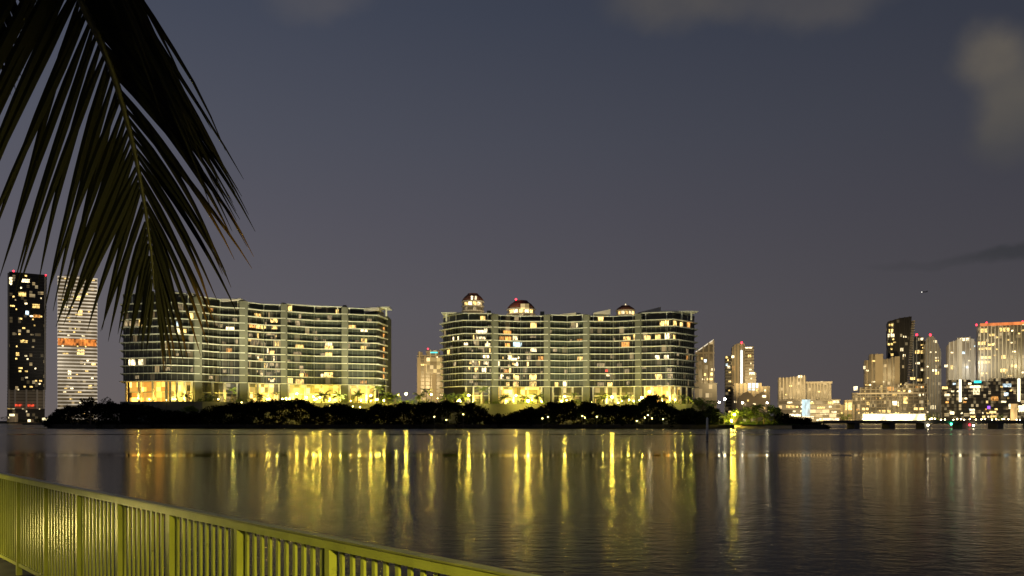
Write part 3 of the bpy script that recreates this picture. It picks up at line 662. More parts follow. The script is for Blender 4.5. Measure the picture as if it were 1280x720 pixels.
t = tower('apartment_tower', 'tan twin slab tower standing left of the tall dark tower', [(1081,482),(1124,482),(1124,446.5),(1113,446.5),(1113,449),(1104,449),(1104,442.5),(1087,442.5),(1087,450),(1081,450)], 1000, 30, FM['warm'], 3.4, None, M['conc'], 7, 12, 41, ('warm','pale'), wins=[(1081,459,3,4,'pale'),(1084.5,463,3,2,'pale')], fill_power=120000)
for a,b,y0 in ((1094,1103.5,442.5),(1118,1124,446)): bar(t,'blank_wall',M['conc'],a,b,y0,481,1000,1.6,1.5)
t = tower('dark_tower', 'tall dark curved tower with raked roof, the darkest of the right hand skyline', [(1110,482),(1133,482),(1134.5,455),(1137,425),(1139.3,396),(1125,397.5),(1110,401.5)], 1050, 36, FM['black'], 3.6, None, M['darkm'], 5, 10, 42, ('warm','pale'),
  wins=[(1114,406,5,3,'warm'),(1114,413,5,4,'warm'),(1114,419,8,4,'pale'),(1113,430,6,2.5,'warm'),(1127,437,4,4,'pale'),(1131,421,4,2,'pale'),(1114,436,3,2,'warm'),(1115,443,4,3,'warm'),(1130,444.5,3,3,'pale')])
s = MB()
for k in range(26):
    py = 402+k*3; x = 1139.5-(py-396)*.075
    s.box(PX(x,1050),PX(x+4.5-k*.02,1050),1049,1075,PZ(py,1050)-.4,PZ(py,1050)+.4)
s.build('balcony_slabs', M['conc'], t)
t = tower('round_top_tower', 'dark tower with rounded top and red lamp next to the raked dark tower', [(1139.5,482),(1156.3,482),(1156.3,428),(1153,422),(1148,419.5),(1143,421),(1139.5,427)], 1100, 30, FM['black'], 3.5, None, M['conc2'], 4, 8, 43, ('warm','pale'), wins=[(1149,440,10,4,'warm'),(1147,454,5,2.5,'pale'),(1141,473,6,3,'warm'),(1149,475,7,3,'warm'),(1152,424,4,3,'pale')])
redlamp(t,1146,418.5,1100,1.5)
t = tower('round_top_tower', 'slender grey ribbed tower with pointed round top and red lamp', [(1156.5,522),(1176.5,522),(1176,440),(1172,428),(1166,420),(1162,418.5),(1159,422),(1156.5,432)], 1080, 30, FM['pale'], 3.5, None, M['conc2'], 6, 10, 44, ('warm','pale','dim'), wins=[(1168,463,7,3,'pale'),(1171,466.5,5,3.5,'warm'),(1169,427,4,3,'pale'),(1166.5,509,6,5,'pale')], fill_power=110000)
redlamp(t,1163,418.5,1080,1.5)
t = tower('podium_block', 'wide mid rise block under the tan towers with a blazing shopfront', [(1066,527),(1157,527),(1157,480),(1130,480),(1130,484),(1075,484),(1075,491),(1066,491)], 960, 34, FM['busy'], 4, M['conc'], M['conc2'], 14, 24, 45, ('warm','pale','orange','warm'),
  wins=[(1070,485,5,5,'pale'),(1119,504,7,5,'pale'),(1132,500,6,9,'warm'),(1085,504,6,4,'warm'),(1082,511,8,3,'warm'),(1106,514,14,3,'warm'),(1147,511,12,3,'warm'),(1136,490,4,4,'pale'),(1102,486,2,9,'warm'),(1113,486,8,5,'orange'),(1148,494,3,4,'pale')], fill_power=70000, cat='building')
bar(t,'shopfront',hot,1079,1155,517.5,526,960,2.2,2.)
bar(t,'cornice',M['white'],1071,1156,491,492.6,960,2.,1.9)
t = tower('apartment_tower', 'white ribbed tower with floodlit crown', [(1185,482),(1219,482),(1219,428),(1216,425),(1212,422),(1198,422),(1194,426),(1188,427),(1185,431)], 1050, 30, FM['pale'], 3.4, None, M['white'], 7, 10, 46, ('pale','warm','cool'), wins=[(1204,441,4,3,'cool'),(1208,459,4,3,'cool'),(1206,424.5,12,3.5,'pale'),(1183,457,4,3,'pale'),(1190,459,3,5,'warm')], fill_power=150000, fcol=(1,.9,.68))
for a in (1200,1215): bar(t,'white_pier',M['white'],a-2,a+2,424,481,1050,1.8,1.7)
t = tower('apartment_tower', 'broad golden tower with orange lit crown running out of view', rect(1224,1296,404,482), 1000, 40, FM['warm'], 3.4, None, M['conc'], 16, 38, 47, ('warm','warm','pale'), wsize=(1.4,3.4),
  wins=[(1230,412,9,5,'warm'),(1256,412,12,5,'warm'),(1241,418,8,3,'warm'),(1228,428,9,4,'warm'),(1240,430,10,2.5,'warm'),(1232,435,15,3,'warm'),(1233,446,12,3,'warm'),(1231,452,15,3.5,'warm'),(1255,446,6,4,'warm'),(1255,463,8,4,'warm'),(1269,458,6,3,'warm')], fill_power=190000, fcol=(1,.8,.42))
bar(t,'orange_crown',ored,1226,1282,403,406.5,1000,1.6,1.5)
for px,py in ((1221.5,404.5),(1234,402.5),(1277.5,403)): redlamp(t,px,py,1000,1.2)
t = tower('podium_block', 'busy waterfront block with many coloured lights and two tall light strips', [(1178,527),(1300,527),(1300,473),(1238,473),(1238,477),(1214,477),(1214,474),(1186,474),(1186,482),(1178,482)], 950, 34, FM['busy'], 4, M['darkm'], None, 0, 48, 48, ('warm','pale','orange','warm','dim','dim','pale','cool'), wsize=(1.4,3.4),
  wins=[(1221,489,8,8,'pale'),(1219,483,14,3,'pale'),(1243,498,9,6,'orange'),(1258,482,10,4,'cool'),(1257,493,5,5,'cool'),(1191,516,5,4,'pale'),(1216,514,6,6,'pale'),(1241,515,8,3,'warm'),(1242,521,8,3,'warm'),(1264,508,8,6,'pale'),(1275,511,7,8,'pale'),(1185,493,7,3,'pale'),(1182,484,7,3,'warm')], cat='building')
bar(t,'light_strip',strip,1199.6,1202.4,474,502,950,1.5,1.); bar(t,'light_strip',strip,1270.6,1273.4,474,502,950,1.5,1.)
bar(t,'teal_sign',teal,1218,1227,475.5,478.5,950,1.6,1.); bar(t,'purple_sign',purple,1234.3,1237.6,507.5,511,950,1.6,1.); bar(t,'lit_hall',warmwall,1262,1270,505,526,950,1.6,1.)

# ------------------------------------------------------------------ bridge
bY = 352
br = thing('bridge', 'low dark concrete bridge on stout piers at the right edge of the bay', 'bridge', (PX(1160,bY),bY,0))
MB().box(PX(1029,bY),PX(1700,bY),bY,bY+9,2.2,3.0).build('deck', M['bridge'], br)
pr = MB().box(PX(1029,bY),PX(1700,bY),bY-.2,bY+.1,3.01,3.32)
pr.build('parapet', M['bridge'], br)
for px in (1072,1116.5,1160,1207,1252,1297,1342,1387): MB().box(PX(px,bY)-1.05,PX(px,bY)+1.05,bY+.6,bY+8.4,-1.5,2.18).build('pier', M['bridge'], br)

# ------------------------------------------------------------------ lamps
def lamp_proto(name, label, cat, group, loc, h, r, m, post_r=.07):
    root = thing(name, label, cat, loc, group)
    MB().tube([(loc[0],loc[1],loc[2]),(loc[0],loc[1],loc[2]+h-r)], post_r, 6).build('post', M['post'], root)
    MB().ball((loc[0],loc[1],loc[2]+h), r, 8, 6).build('globe', m, root, smooth=True)
    return root
# on the terrace and in the garden; (px, py, Y, radius, material, what it stands by)
GL = [(371,492,410,.42,'yellow','below the third pier of the left block'), (383,496.5,408,.34,'yellow','just right of the third pier of the left block'), (391.5,496,409,.36,'yellow','left of the pair near the middle of the left block'),
 (400,496.5,410,.40,'yellow','right of the pair near the middle of the left block'), (463.5,494.5,424,.45,'yellow','at the lit right corner of the left block'), (480,500.5,420,.36,'yellow','beyond the right end of the left block'),
 (507.5,492.5,424,.55,'yellow','alone in the gap between the two blocks'), (498,493.5,427,.22,'small','dim one in the gap, next to the tall bright one'), (539,493,436,.36,'yellow','in front of the stepped tower'), (586,494,436,.52,'yellow','under the left corner of the middle block'),
 (547,498,436,.25,'small','low one at the foot of the stepped tower'), (645,494.5,440,.46,'yellow','left of the brightest garden light under the middle block'), (660,501,438,.68,'yellow','largest and brightest, under the second pier of the middle block'), (706,495.5,441,.46,'yellow','between the second and third piers of the middle block'),
 (739,503,440,.40,'small','low one by the third pier of the middle block'), (765,496.5,438,.62,'yellow','big one midway between third and fourth piers of the middle block'), (773,503.5,437,.42,'small','low one beside the big middle lamp'), (792,501.5,437,.42,'small','low one just left of the fourth pier of the middle block'),
 (802.5,497,437,.56,'yellow','big one just right of the fourth pier of the middle block'), (812,489.5,438,.70,'white','big white one by the bright lobby of the middle block'), (208,500,388,.20,'small','small one at the columns of the left block lobby'), (273,499,393,.36,'small','between the first two piers of the left block'),
 (302,503,398,.25,'small','by the second pier of the left block'), (412,507.5,389,.45,'small','low in the dark shrubs before the left block'), (441,508,389,.3,'small','low in the shrubs, left of its twin'), (450,509,389,.34,'small','low in the shrubs, right of its twin'),
 (642,519,384,.30,'small','low among the mangroves under the middle block'), (899,503,352,.42,'white','over the garden right of the middle block'), (906,499,356,.62,'white','tall white one over the lit garden'), (928,503.5,356,.42,'white','in the middle of the lit garden'), (959,503.5,356,.42,'white','over the right half of the lit garden'),
 (914.5,526,348,.48,'yellow','added at the waterside lawn to brighten the garden'), (918,518,352,.55,'yellow','inside the bright tree of the lit garden')]  # the lamp at the waterside lawn is added to brighten the garden
for i, (px,py,Y,r,m,where) in enumerate(GL):
    z = PZ(py,Y); base = 11.68 if (z > 13 and px < 893 and Y > 386) else 1.6
    lamp_proto('garden_lamp', ('white' if m == 'white' else 'yellow')+' globe garden lamp '+where, 'lamp', 'garden lamps of the island', (PX(px,Y),Y,base), z-base, r*.8, LAMP[m])
def edgeY(px):
    k = (px-640)/F
    for a,b in zip(pd[:9],pd[1:10]):
        den = (b[0]-a[0])-k*(b[1]-a[1]); t = (k*a[1]-a[0])/den
        if 0 <= t <= 1: return a[1]+t*(b[1]-a[1])
    return 445
# low terrace lights among the shrubs
p1 = None; rt_ = random.Random(31)
for i in range(44):
    px = rt_.uniform(172,236) if i < 5 else rt_.uniform(300,474) if i < 22 else rt_.uniform(560,872)
    if 606 < px < 652 or 192 < px < 215: continue
    Y = edgeY(px)+rt_.uniform(.3,5.); loc = (PX(px,Y),Y,11.68)
    if p1 is None: p1 = lamp_proto('terrace_light', 'small low yellow light among the shrubs on the lit terrace', 'lamp', 'low lights along the terrace', loc, 1.5, .21, glow('terrace_bulb',(1,.78,.12),260), .04)
    else: dup(p1, loc, 0, rt_.uniform(.6,1.35))
# dock lights seen through the mangrove
p0 = None
for px,py in ((543,521),(558,525),(579,518),(678,523),(685,521),(728,520),(731,522),(746,521),(796,526),(806,522),(810,519),(815,523),(829,524)):
    Y = shore(px)-.8; z = PZ(py,Y)
    lamp_proto('dock_lamp', 'tiny white dock lamp glinting at the foot of the dark mangroves', 'lamp', 'dock lamps along the mangrove shore', (PX(px,Y),Y,-.5), z+.5, .17, LAMP['small'], .05)
# along the far quay and the bridge
p0 = None
for i in range(34):
    px = 1080+i*6.1+R.uniform(-3.2,3.2)
    if 1080 < px < 1156 and i % 3: continue
    loc = (PX(px,903),903,1.5)
    if p0 is None: p0 = lamp_proto('street_lamp', 'small yellow street lamp on the far quay behind the bridge', 'street lamp', 'street lamps on the far quay', loc, 3.3, .62, LAMP['city'])
    else: dup(p0, loc, 0, R.uniform(.75,1.15))
for px,py,m,lab in ((1160,531.5,'white','white lamp under the bridge deck by the third pier'),(1217,532,'white','white lamp under the bridge deck right of the red signal'),(1189,530,'green','green signal lamp on the bridge'),(1212,531,'red','red signal lamp on the bridge')):
    Y = bY-.5; rt = thing('signal_lamp', lab, 'lamp', P(px,py,Y))
    c = P(px,py,Y)
    MB().ball(c, .42 if m in('green','red') else .34, 8, 6).build('lens', LAMP[m], rt); MB().box(c.x-.12,c.x+.12,c.y,c.y+.49,c.z-.1,c.z+.12).build('bracket', M['post'], rt)
for px,py,w,lab in ((15,518.5,7,'wide bright lit pavilion at the foot of the black high rise'),(36.5,525.5,4,'small lit hut by the water left of the island'),(57,523.5,9,'low lit quay house just left of the island')):
    Y = 945; rt = thing('pavilion', lab, 'building', (PX(px,Y),Y,1.5))
    x0,x1 = PX(px-w/2,Y),PX(px+w/2,Y); z = PZ(py,Y)
    MB().box(x0,x1,Y,Y+6,1.5,z+1.2).build('wall', M['conc'], rt); MB().box(x0+.3,x1-.3,Y-.2,Y-.02,max(1.7,z-1.4),z+.9).build('lit_window', hot, rt); MB().box(x0-.8,x1+.8,Y-1.2,Y+7,z+1.22,z+1.6).build('roof', M['roofd'], rt)

# ------------------------------------------------------------------ vegetation
TOP = [(58,524.5),(66,516.5),(75,510.5),(100,505.5),(150,505.5),(185,505.5),(200,513),(250,513),(262,507.3),(320,501.3),(345,499.8),(372,498.3),(386,502.3),(398,509.3),(412,506.3),(426,503.3),(443,510.3),(462,509.3),(471,505.3),(485,505.3),(509,502.3),(540,501.3),(575,501.3),(605,506.3),(608,516),(630,519),(650,512),(660,507.3),(670,509.3),(685,502.3),(715,501.3),(725,507.3),(732,501.3),(750,506.3),(798,505.3),(808,495.5),(817,491.5),(824,496.5),(831,503.5),(845,510.3),(869,511.3),(885,513.3),(888,509.3),(896,508.5),(903,522.5)]
TOPB = [(968,530),(974,517),(988,518),(1000,521),(1018,525),(1030,529),(1036,533)]
def prof(px, t):
    if px <= t[0][0]: return t[0][1]
    for (a,A),(b,B_) in zip(t, t[1:]):
        if px <= b: return A+(B_-A)*(px-a)/(b-a)
    return t[-1][1]
def thicket(t, n, seed):
    rd = random.Random(seed); g = MB()
    for i in range(n):
        px = rd.uniform(t[0][0], t[-1][0]); Y = shore(px)+rd.uniform(.8,10.5); top = PZ(prof(px,t)+rd.uniform(-1.6,3.2)+.8*math.sin(px*.21)+.6*math.sin(px*.47+1), Y)
        r = rd.uniform(1.0,2.6)
        z = top-r*.9 if i % 3 == 0 else rd.uniform(.3, max(.6,top-r))
        r = min(r, max(.7,top*.5))
        c = Vector((PX(px,Y),Y,z))
        for k in range(int(26+r*16)):
            d = Vector((rd.gauss(0,1),rd.gauss(0,1),rd.gauss(0,1))).normalized()*r*rd.uniform(.45,1.08)
            q = c+Vector((d.x*1.15,d.y,d.z*.8))
            if q.z > .05: g.leaf(q, .62, .4, rd)
    return g
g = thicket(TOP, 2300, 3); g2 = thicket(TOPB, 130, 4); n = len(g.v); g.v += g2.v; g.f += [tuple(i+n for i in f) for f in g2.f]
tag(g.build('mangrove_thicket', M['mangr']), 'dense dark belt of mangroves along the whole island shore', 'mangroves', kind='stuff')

def crown_mb(c, rx, rz, n, size, rd, lobes=7):
    g = MB()
    L_ = [(Vector((rd.uniform(-.6,.6)*rx, rd.uniform(-.6,.6)*rx, rd.uniform(-.5,.55)*rz)), rd.uniform(.35,.6)) for _ in range(lobes)]
    for i in range(n):
        o, s = rd.choice(L_)
        d = Vector((rd.gauss(0,1),rd.gauss(0,1),rd.gauss(0,1))).normalized()*rd.uniform(.5,1.05)*s
        g.leaf(Vector(c)+o+Vector((d.x*rx,d.y*rx,d.z*rz)), size, .4, rd)
    return g
def tree(label, px, ytop, ybot, w, Y, zb, m, seed, group=None):
    rd = random.Random(seed); x = PX(px,Y); zt = PZ(ytop,Y); zc = PZ(ybot,Y)
    root = thing('broadleaf_tree', label, 'tree', (x,Y,zb), group)
    tk = MB(); tk.tube([(x,Y,zb),(x+.2,Y,(zb+zc)/2),(x,Y,(zc+zt)/2)], [.4,.3,.12], 7)
    for k in range(5):
        a = rd.uniform(0,6.28); tk.tube([(x,Y,zc-.3),(x+math.cos(a)*w/F*Y*.3,Y+math.sin(a)*w/F*Y*.3,(zc+zt)/2)], [.18,.06], 5)
    tk.build('trunk', M['bark'], root)
    crown_mb((x,Y,(zt+zc)/2), w/F*Y/2, (zt-zc)/2*1.05, 620, .6, rd).build('crown', m, root)
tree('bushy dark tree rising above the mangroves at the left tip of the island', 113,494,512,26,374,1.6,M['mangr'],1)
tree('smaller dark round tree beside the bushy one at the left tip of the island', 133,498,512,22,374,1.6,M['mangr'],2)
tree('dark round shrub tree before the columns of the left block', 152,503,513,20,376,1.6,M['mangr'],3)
tree('dark leafy tree in front of the left block podium wall', 238,506,516,22,374,1.6,M['leafg'],14)
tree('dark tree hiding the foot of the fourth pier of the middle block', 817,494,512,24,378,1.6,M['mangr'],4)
tree('leafy tree lit yellow green at the right end of the terrace', 878,497,512,30,372,1.6,M['leafg'],5)
tree('bright yellow green tree with a lamp inside it in the lit garden', 918,510,528,30,353,1.6,M['leafg'],6)
tree('round dark green tree in the middle of the lit garden', 937,506,524,24,358,1.6,M['leafg'],7)
tree('dark tree at the right end of the lit garden', 968,506,524,24,356,1.6,M['leafg'],8)
tree('dark round tree behind the bridge, left of the blazing shopfront', 1058,515,527,20,905,1.5,M['leafg'],9)
tree('dark round tree behind the bridge, right of the blazing shopfront', 1166,515,527,20,905,1.5,M['leafg'],10)
tree('dark tree before the waterfront block near the red signal', 1247,516,527,20,905,1.5,M['leafg'],11)
for px,w,s in ((20,40,31),(66,30,32),(48,24,33)): tree('low dark tree on the left shore under the high rises' if px != 20 else 'wide dark tree at the foot of the black high rise' if px == 20 else '', px,519 if px != 48 else 522,529,w,955,1.5,M['mangr'],s, 'trees on the left shore' )

def palm_proto(name, label, loc, h, seed, m=None):
    rd = random.Random(seed); root = thing(name, label, 'palm tree', loc, 'palms in the island gardens')
    x,y,z = loc; lean = rd.uniform(-.4,.4)
    MB().tube([(x,y,z),(x+lean*.4,y,z+h*.5),(x+lean,y,z+h)], [.26,.18,.14], 7).build('trunk', M['bark'], root)
    g = MB(); top = Vector((x+lean,y,z+h))
    for k in range(17):
        a = 2*math.pi*k/17+rd.uniform(-.2,.2); el = rd.uniform(-.2,1.1); ln = rd.uniform(2.6,3.5)
        p = top.copy(); d = Vector((math.cos(a)*math.cos(el),math.sin(a)*math.cos(el),math.sin(el))); side = Vector((-math.sin(a),math.cos(a),0))
        for s in range(7):
            q = p+d*ln/7; wd = .5*math.sin(math.pi*(s+.7)/8)+.1; n = len(g.v)
            for sg in (-1,1):
                n = len(g.v); dr = Vector((0,0,-wd*.55))
                g.v += [tuple(p),tuple(p+(q-p)*.75),tuple(p+(q-p)*.95+side*sg*wd+dr),tuple(p+(q-p)*.35+side*sg*wd+dr)]
                g.f.append((n,n+1,n+2,n+3))
            p = q; d = (d+Vector((0,0,-.2))).normalized()
    g.build('crown', m or M['palmg'], root); return root
pp = {}
PALMS = [(290,485,506,390,'big palm lit from below before the second pier of the left block'),(234,494,505,386,'short palm before the first pier of the left block'),(262,496,506,388,'short palm left of the big lit palm'),(325,492,504,398,'palm between second and third piers of the left block'),
 (345,490,504,402,'palm just left of the third pier of the left block'),(405,487,506,400,'tall leaning palm near the middle of the left block'),(424,491,506,404,'palm right of the tall one near the middle of the left block'),(447,490,505,414,'palm left of the lit corner of the left block'),
 (473,483,503,422,'first of the palms clustered at the right end of the left block'),(483,484,503,424,'middle of the palms clustered at the right end of the left block'),(494,487,503,424,'last of the palms clustered at the right end of the left block'),(524,483,503,434,'palm before the stepped tower, nearest the gap'),
 (533,487,503,434,'shorter palm before the stepped tower'),(556,484,503,436,'palm at the left end of the middle block'),(568,487,503,436,'palm left of the corner lamp of the middle block'),(580,482,503,438,'tall palm at the left corner of the middle block'),(604,483,503,439,'palm left of the first pier of the middle block'),
 (630,490,505,440,'low palm right of the first pier of the middle block'),(655,488,505,441,'palm above the brightest lamp of the middle block'),(672,491,506,440,'palm left of the second pier of the middle block'),(718,491,504,441,'palm between second and third piers of the middle block'),(752,492,505,440,'palm right of the third pier of the middle block'),
 (783,490,505,440,'palm left of the fourth pier of the middle block'),(829,494,506,440,'palm before the bright lobby of the middle block'),(852,493,506,441,'palm near the right end of the middle block'),(862,496,507,440,'last palm on the terrace, at its right end'),
 (905,507,527,356,'palm at the left of the lit garden'),(926,508,528,360,'palm behind the bright tree in the lit garden'),(946,508,528,357,'palm in the right half of the lit garden'),(955,511,529,353,'short palm by the lit lawn'),(962,509,528,358,'palm before the dark tree in the lit garden')]
protos = []
def uplight(px, Y, z, pw):
    ld = bpy.data.lights.new('palm_uplight','POINT'); ld.energy = pw; ld.color = (1,.86,.16); ld.shadow_soft_size = .22
    o = bpy.data.objects.new('palm_uplight', ld); COL.objects.link(o); o.location = (PX(px,Y),Y,z)
for q_ in (290,345,405,424,447,473,494,524,556,580,604,655,718,752,783,829,852,862):
    for c_ in PALMS:
        if c_[0] == q_: uplight(q_+1.5, c_[3]-2.0, 13.0, 620)
for i,(px,yt,yb,Y,lab) in enumerate(PALMS):
    loc = (PX(px,Y),Y,11.68 if px < 893 else 1.6); h = max(2.2, PZ(yt+3,Y)-loc[2])
    if len(protos) < 4: protos.append((palm_proto('palm_tree', lab, loc, h, 50+i), h))
    else:
        pr_, hh = protos[i % 4]; dup(pr_, loc, R.uniform(0,6.28), max(.7,min(1.35,h/hh)), lab)
# clipped shrubs on the terrace edge: nobody could count them
rd = random.Random(9); g = MB()
for i in range(330):
    px = rd.uniform(215,890); Y = edgeY(px)+rd.uniform(.8,7); r = rd.uniform(.5,1.5)*rd.choice((.7,1,1.2))
    for k in range(38):
        d = Vector((rd.gauss(0,1),rd.gauss(0,1),rd.gauss(0,1))).normalized()*r*rd.uniform(.5,1.05); q = Vector((PX(px,Y),Y,11.7+r*.6))+d
        if q.z > 11.7: g.leaf(q,.32,.4,rd)
for i in range(110):
    px = rd.uniform(897,985); Y = shore(px)+rd.uniform(5,16); r = rd.uniform(.6,1.5)
    for k in range(36):
        d = Vector((rd.gauss(0,1),rd.gauss(0,1),rd.gauss(0,1))).normalized()*r*rd.uniform(.5,1.05); q = Vector((PX(px,Y),Y,1.7+r*.6))+d
        if q.z > 1.65: g.leaf(q,.34,.4,rd)
tag(g.build('garden_shrubbery', M['leafg']), 'low shrubs along the terrace edge and in the lit garden', 'shrubs', kind='stuff')
tag(MB().prism([(PX(899,352.5),352.5),(PX(935,346.2),346.2),(PX(1000,341),341),(PX(990,352),352),(PX(905,358),358)], 1.5, 1.75).build('lawn', M['lawn']), kind='structure')
tag(MB().prism([(PX(918,349.3),349.3),(PX(990,341.2),341.2),(PX(990,339.2),339.2),(PX(918,347.2),347.2)], -.4, [1.3,1.3,.15,.15]).build('beach', M['sand']), kind='structure')

# ------------------------------------------------------------------ channel marker, aircraft
Y = 140; x = PX(884,Y)
cm = thing('channel_marker', 'lone weathered pile standing in the bay with a pale upper half', 'marker post', (x,Y,0))
MB().tube([(x,Y,-2),(x,Y,1.1)], [.2,.19], 12).build('pile', M['pile'], cm, smooth=True); MB().tube([(x,Y,1.1),(x,Y,3.5),(x,Y,3.75)], [.185,.18,.05], 12).build('pale_sleeve', M['paleb'], cm)
Y = 4000; c = P(1155,365,Y)
ac = thing('aircraft', 'tiny distant aircraft with its landing light on', 'aircraft', c)
MB().tube([c+Vector((-14,0,0)),c+Vector((-11,0,.4)),c+Vector((10,0,.4)),c+Vector((16,0,1.2))],[.5,1.9,1.9,.5],8).build('fuselage', M['darkm'], ac)
w = MB(); w.prism([(c.x-3,c.y-17),(c.x+1,c.y-17),(c.x+3,c.y),(c.x+1,c.y+17),(c.x-3,c.y+17),(c.x-2,c.y)], c.z-.6, c.z-.2); w.build('wing', M['darkm'], ac)
MB().prism([(c.x+12,c.y-.2),(c.x+16,c.y-.2),(c.x+16,c.y+.2),(c.x+12,c.y+.2)], c.z+1, c.z+6).build('tail_fin', M['darkm'], ac)
MB().ball(c+Vector((-12,-4,-1)), 2.4, 8, 6).build('landing_light', glow('aircraft_light',(1,.95,.85),1.6), ac)

# ------------------------------------------------------------------ walkway, railing
WZ = 1.6
A = Vector((-5.11, 9.13)); D = Vector((4.216,-4.76)).normalized(); NB = Vector((D.y, -D.x)); 
if NB.dot(-A) < 0: NB = -NB            # towards the eye
def along(s, off=0.): q = A+D*s+NB*off; return (q.x, q.y)
tag(MB().prism([along(-16,-.22),along(16,-.22),along(16,14),along(-16,14)], -3, WZ-.02).build('seawall', mat('seawall_concrete',(.22,.21,.18),.9,.3,1.5)), 'concrete seawall carrying the walkway', 'seawall')
tag(MB().prism([along(-15.9,-.2),along(15.9,-.2),along(15.9,13.9),along(-15.9,13.9)], WZ-.016, WZ).build('walkway', mat('walkway_asphalt',(.06,.058,.05),.9,.25,3,bump=.3)), kind='structure')
paint = mat('railing_paint', (.34,.37,.075), .34, .16, 5., bump=.10, bscale=70)
def weather(m):
    nt = m.node_tree; N = nt.nodes; L = nt.links; B = N['Principled BSDF']; src = B.inputs['Base Color'].links[0].from_socket
    tc = N.new('ShaderNodeTexCoord'); nz = N.new('ShaderNodeTexNoise'); nz.inputs['Scale'].default_value = 26; nz.inputs['Detail'].default_value = 8; nz.inputs['Roughness'].default_value = .7
    L.new(tc.outputs['Object'], nz.inputs['Vector']); rp = N.new('ShaderNodeValToRGB'); L.new(nz.outputs['Fac'], rp.inputs['Fac'])
    rp.color_ramp.elements[0].position = .62; rp.color_ramp.elements[0].color = (0,0,0,1); rp.color_ramp.elements[1].position = .70; rp.color_ramp.elements[1].color = (.8,.8,.8,1)
    mx = N.new('ShaderNodeMixRGB'); L.new(rp.outputs[0], mx.inputs[0]); L.new(src, mx.inputs[1]); mx.inputs[2].default_value = (.09,.07,.025,1); L.new(mx.outputs[0], B.inputs['Base Color'])
weather(paint)
cap = mat('railing_cap', (.20,.21,.06), .35, .2, 6.)
rl = thing('railing', 'green painted metal railing with close pickets along the seawall', 'railing', (A.x,A.y,WZ))
RT = 2.62
sp_ = 1.06; k0, k1 = -8, 11
c = along((k0+k1)/2*sp_); hl = (k1-k0)*sp_/2
MB().obox(c, D, hl, .027, RT-.055, RT-.012).build('top_rail', paint, rl)
MB().obox(c, D, hl, .033, RT-.009, RT).build('rail_cap', cap, rl)
MB().obox(c, D, hl, .016, WZ+.09, WZ+.125).build('bottom_rail', paint, rl)
for k in range(k0, k1+1):
    MB().obox(along(k*sp_,.004), D, .022, .0255, WZ, RT-.056).build('post', paint, rl)
    if k < k1:
        g = MB()
        for j in range(1, 11):
            g.obox(along(k*sp_+j*sp_/11), D, .0135, .007, WZ+.126, RT-.056)
        g.build('picket_panel', paint, rl)

# path lamps that light it: one tall behind the eye, one low bollard farther along
pl_ = thing('path_lamp', 'tall path lamp behind the viewpoint with an added shading hood', 'lamp', (2.2,-2.6,WZ))
MB().tube([(2.2,-2.6,WZ),(2.2,-2.6,WZ+3.3)], .05, 10).build('post', M['post'], pl_)
MB().ball((2.05,-2.45,WZ+3.02), .10, 14, 10).build('bulb', glow('path_bulb',(1,.82,.16),9000), pl_)
hd = MB(); hc = (2.05,-2.45); prof_ = [(.46,WZ+2.93),(.44,WZ+3.12),(.2,WZ+3.26),(.06,WZ+3.3)]
for r_,z_ in prof_:
    for k in range(20): hd.v.append((hc[0]+r_*math.cos(k*math.pi/10),hc[1]+r_*math.sin(k*math.pi/10),z_))
for i in range(3):
    for k in range(20): a=i*20+k; b=i*20+(k+1)%20; hd.f.append((a,b,b+20,a+20))
hd.f.append(tuple(range(60,80))); hd.build('shading_hood', M['post'], pl_)  # unseen, shaped to keep the lamp's light off the palm frond
bx, by = -6.6, 9.4
bo = thing('bollard_lamp', 'low bollard lamp beside the railing', 'lamp', (bx,by,WZ))
MB().tube([(bx,by,WZ),(bx,by,WZ+.22)], .06, 10).build('post', M['post'], bo); MB().tube([(bx,by,WZ+.222),(bx,by,WZ+.42)], .07, 12).build('lens', glow('bollard_glow',(1,.80,.22),150), bo); MB().tube([(bx,by,WZ+.422),(bx,by,WZ+.46)], .085, 12).build('lid', M['post'], bo)

# ------------------------------------------------------------------ coconut palm over the walkway
def leaf_mat():
    m, nt, N, L, B = mat_new('coconut_leaf')
    at = N.new('ShaderNodeAttribute'); at.attribute_name = 'dry'
    tc = N.new('ShaderNodeTexCoord'); nz = N.new('ShaderNodeTexNoise'); nz.inputs['Scale'].default_value = 9; nz.inputs['Detail'].default_value = 4; L.new(tc.outputs['Object'], nz.inputs['Vector'])
    ad = N.new('ShaderNodeMath'); ad.operation = 'MULTIPLY_ADD'; L.new(nz.outputs['Fac'], ad.inputs[0]); ad.inputs[1].default_value = .5; L.new(at.outputs['Fac'], ad.inputs[2])
    rp = N.new('ShaderNodeValToRGB'); L.new(ad.outputs[0], rp.inputs['Fac'])
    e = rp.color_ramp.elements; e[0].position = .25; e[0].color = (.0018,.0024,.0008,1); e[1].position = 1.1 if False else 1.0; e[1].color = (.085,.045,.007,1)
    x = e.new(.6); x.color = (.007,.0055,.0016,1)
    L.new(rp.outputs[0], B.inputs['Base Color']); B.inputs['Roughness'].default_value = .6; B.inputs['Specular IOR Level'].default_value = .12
    return m
LEAF = leaf_mat(); RACH = mat('palm_rachis', (.022,.021,.007), .6, .3, 8)
def spline(pts, n):
    pts = [Vector(p) for p in pts]; out = []
    for i in range(len(pts)-1):
        p0 = pts[max(i-1,0)]; p1 = pts[i]; p2 = pts[i+1]; p3 = pts[min(i+2,len(pts)-1)]
        for k in range(n):
            t = k/n
            out.append(.5*((2*p1)+(p2-p0)*t+(2*p0-5*p1+4*p2-p3)*t*t+(3*p1-p0-3*p2+p3)*t*t*t))
    out.append(pts[-1]); return out
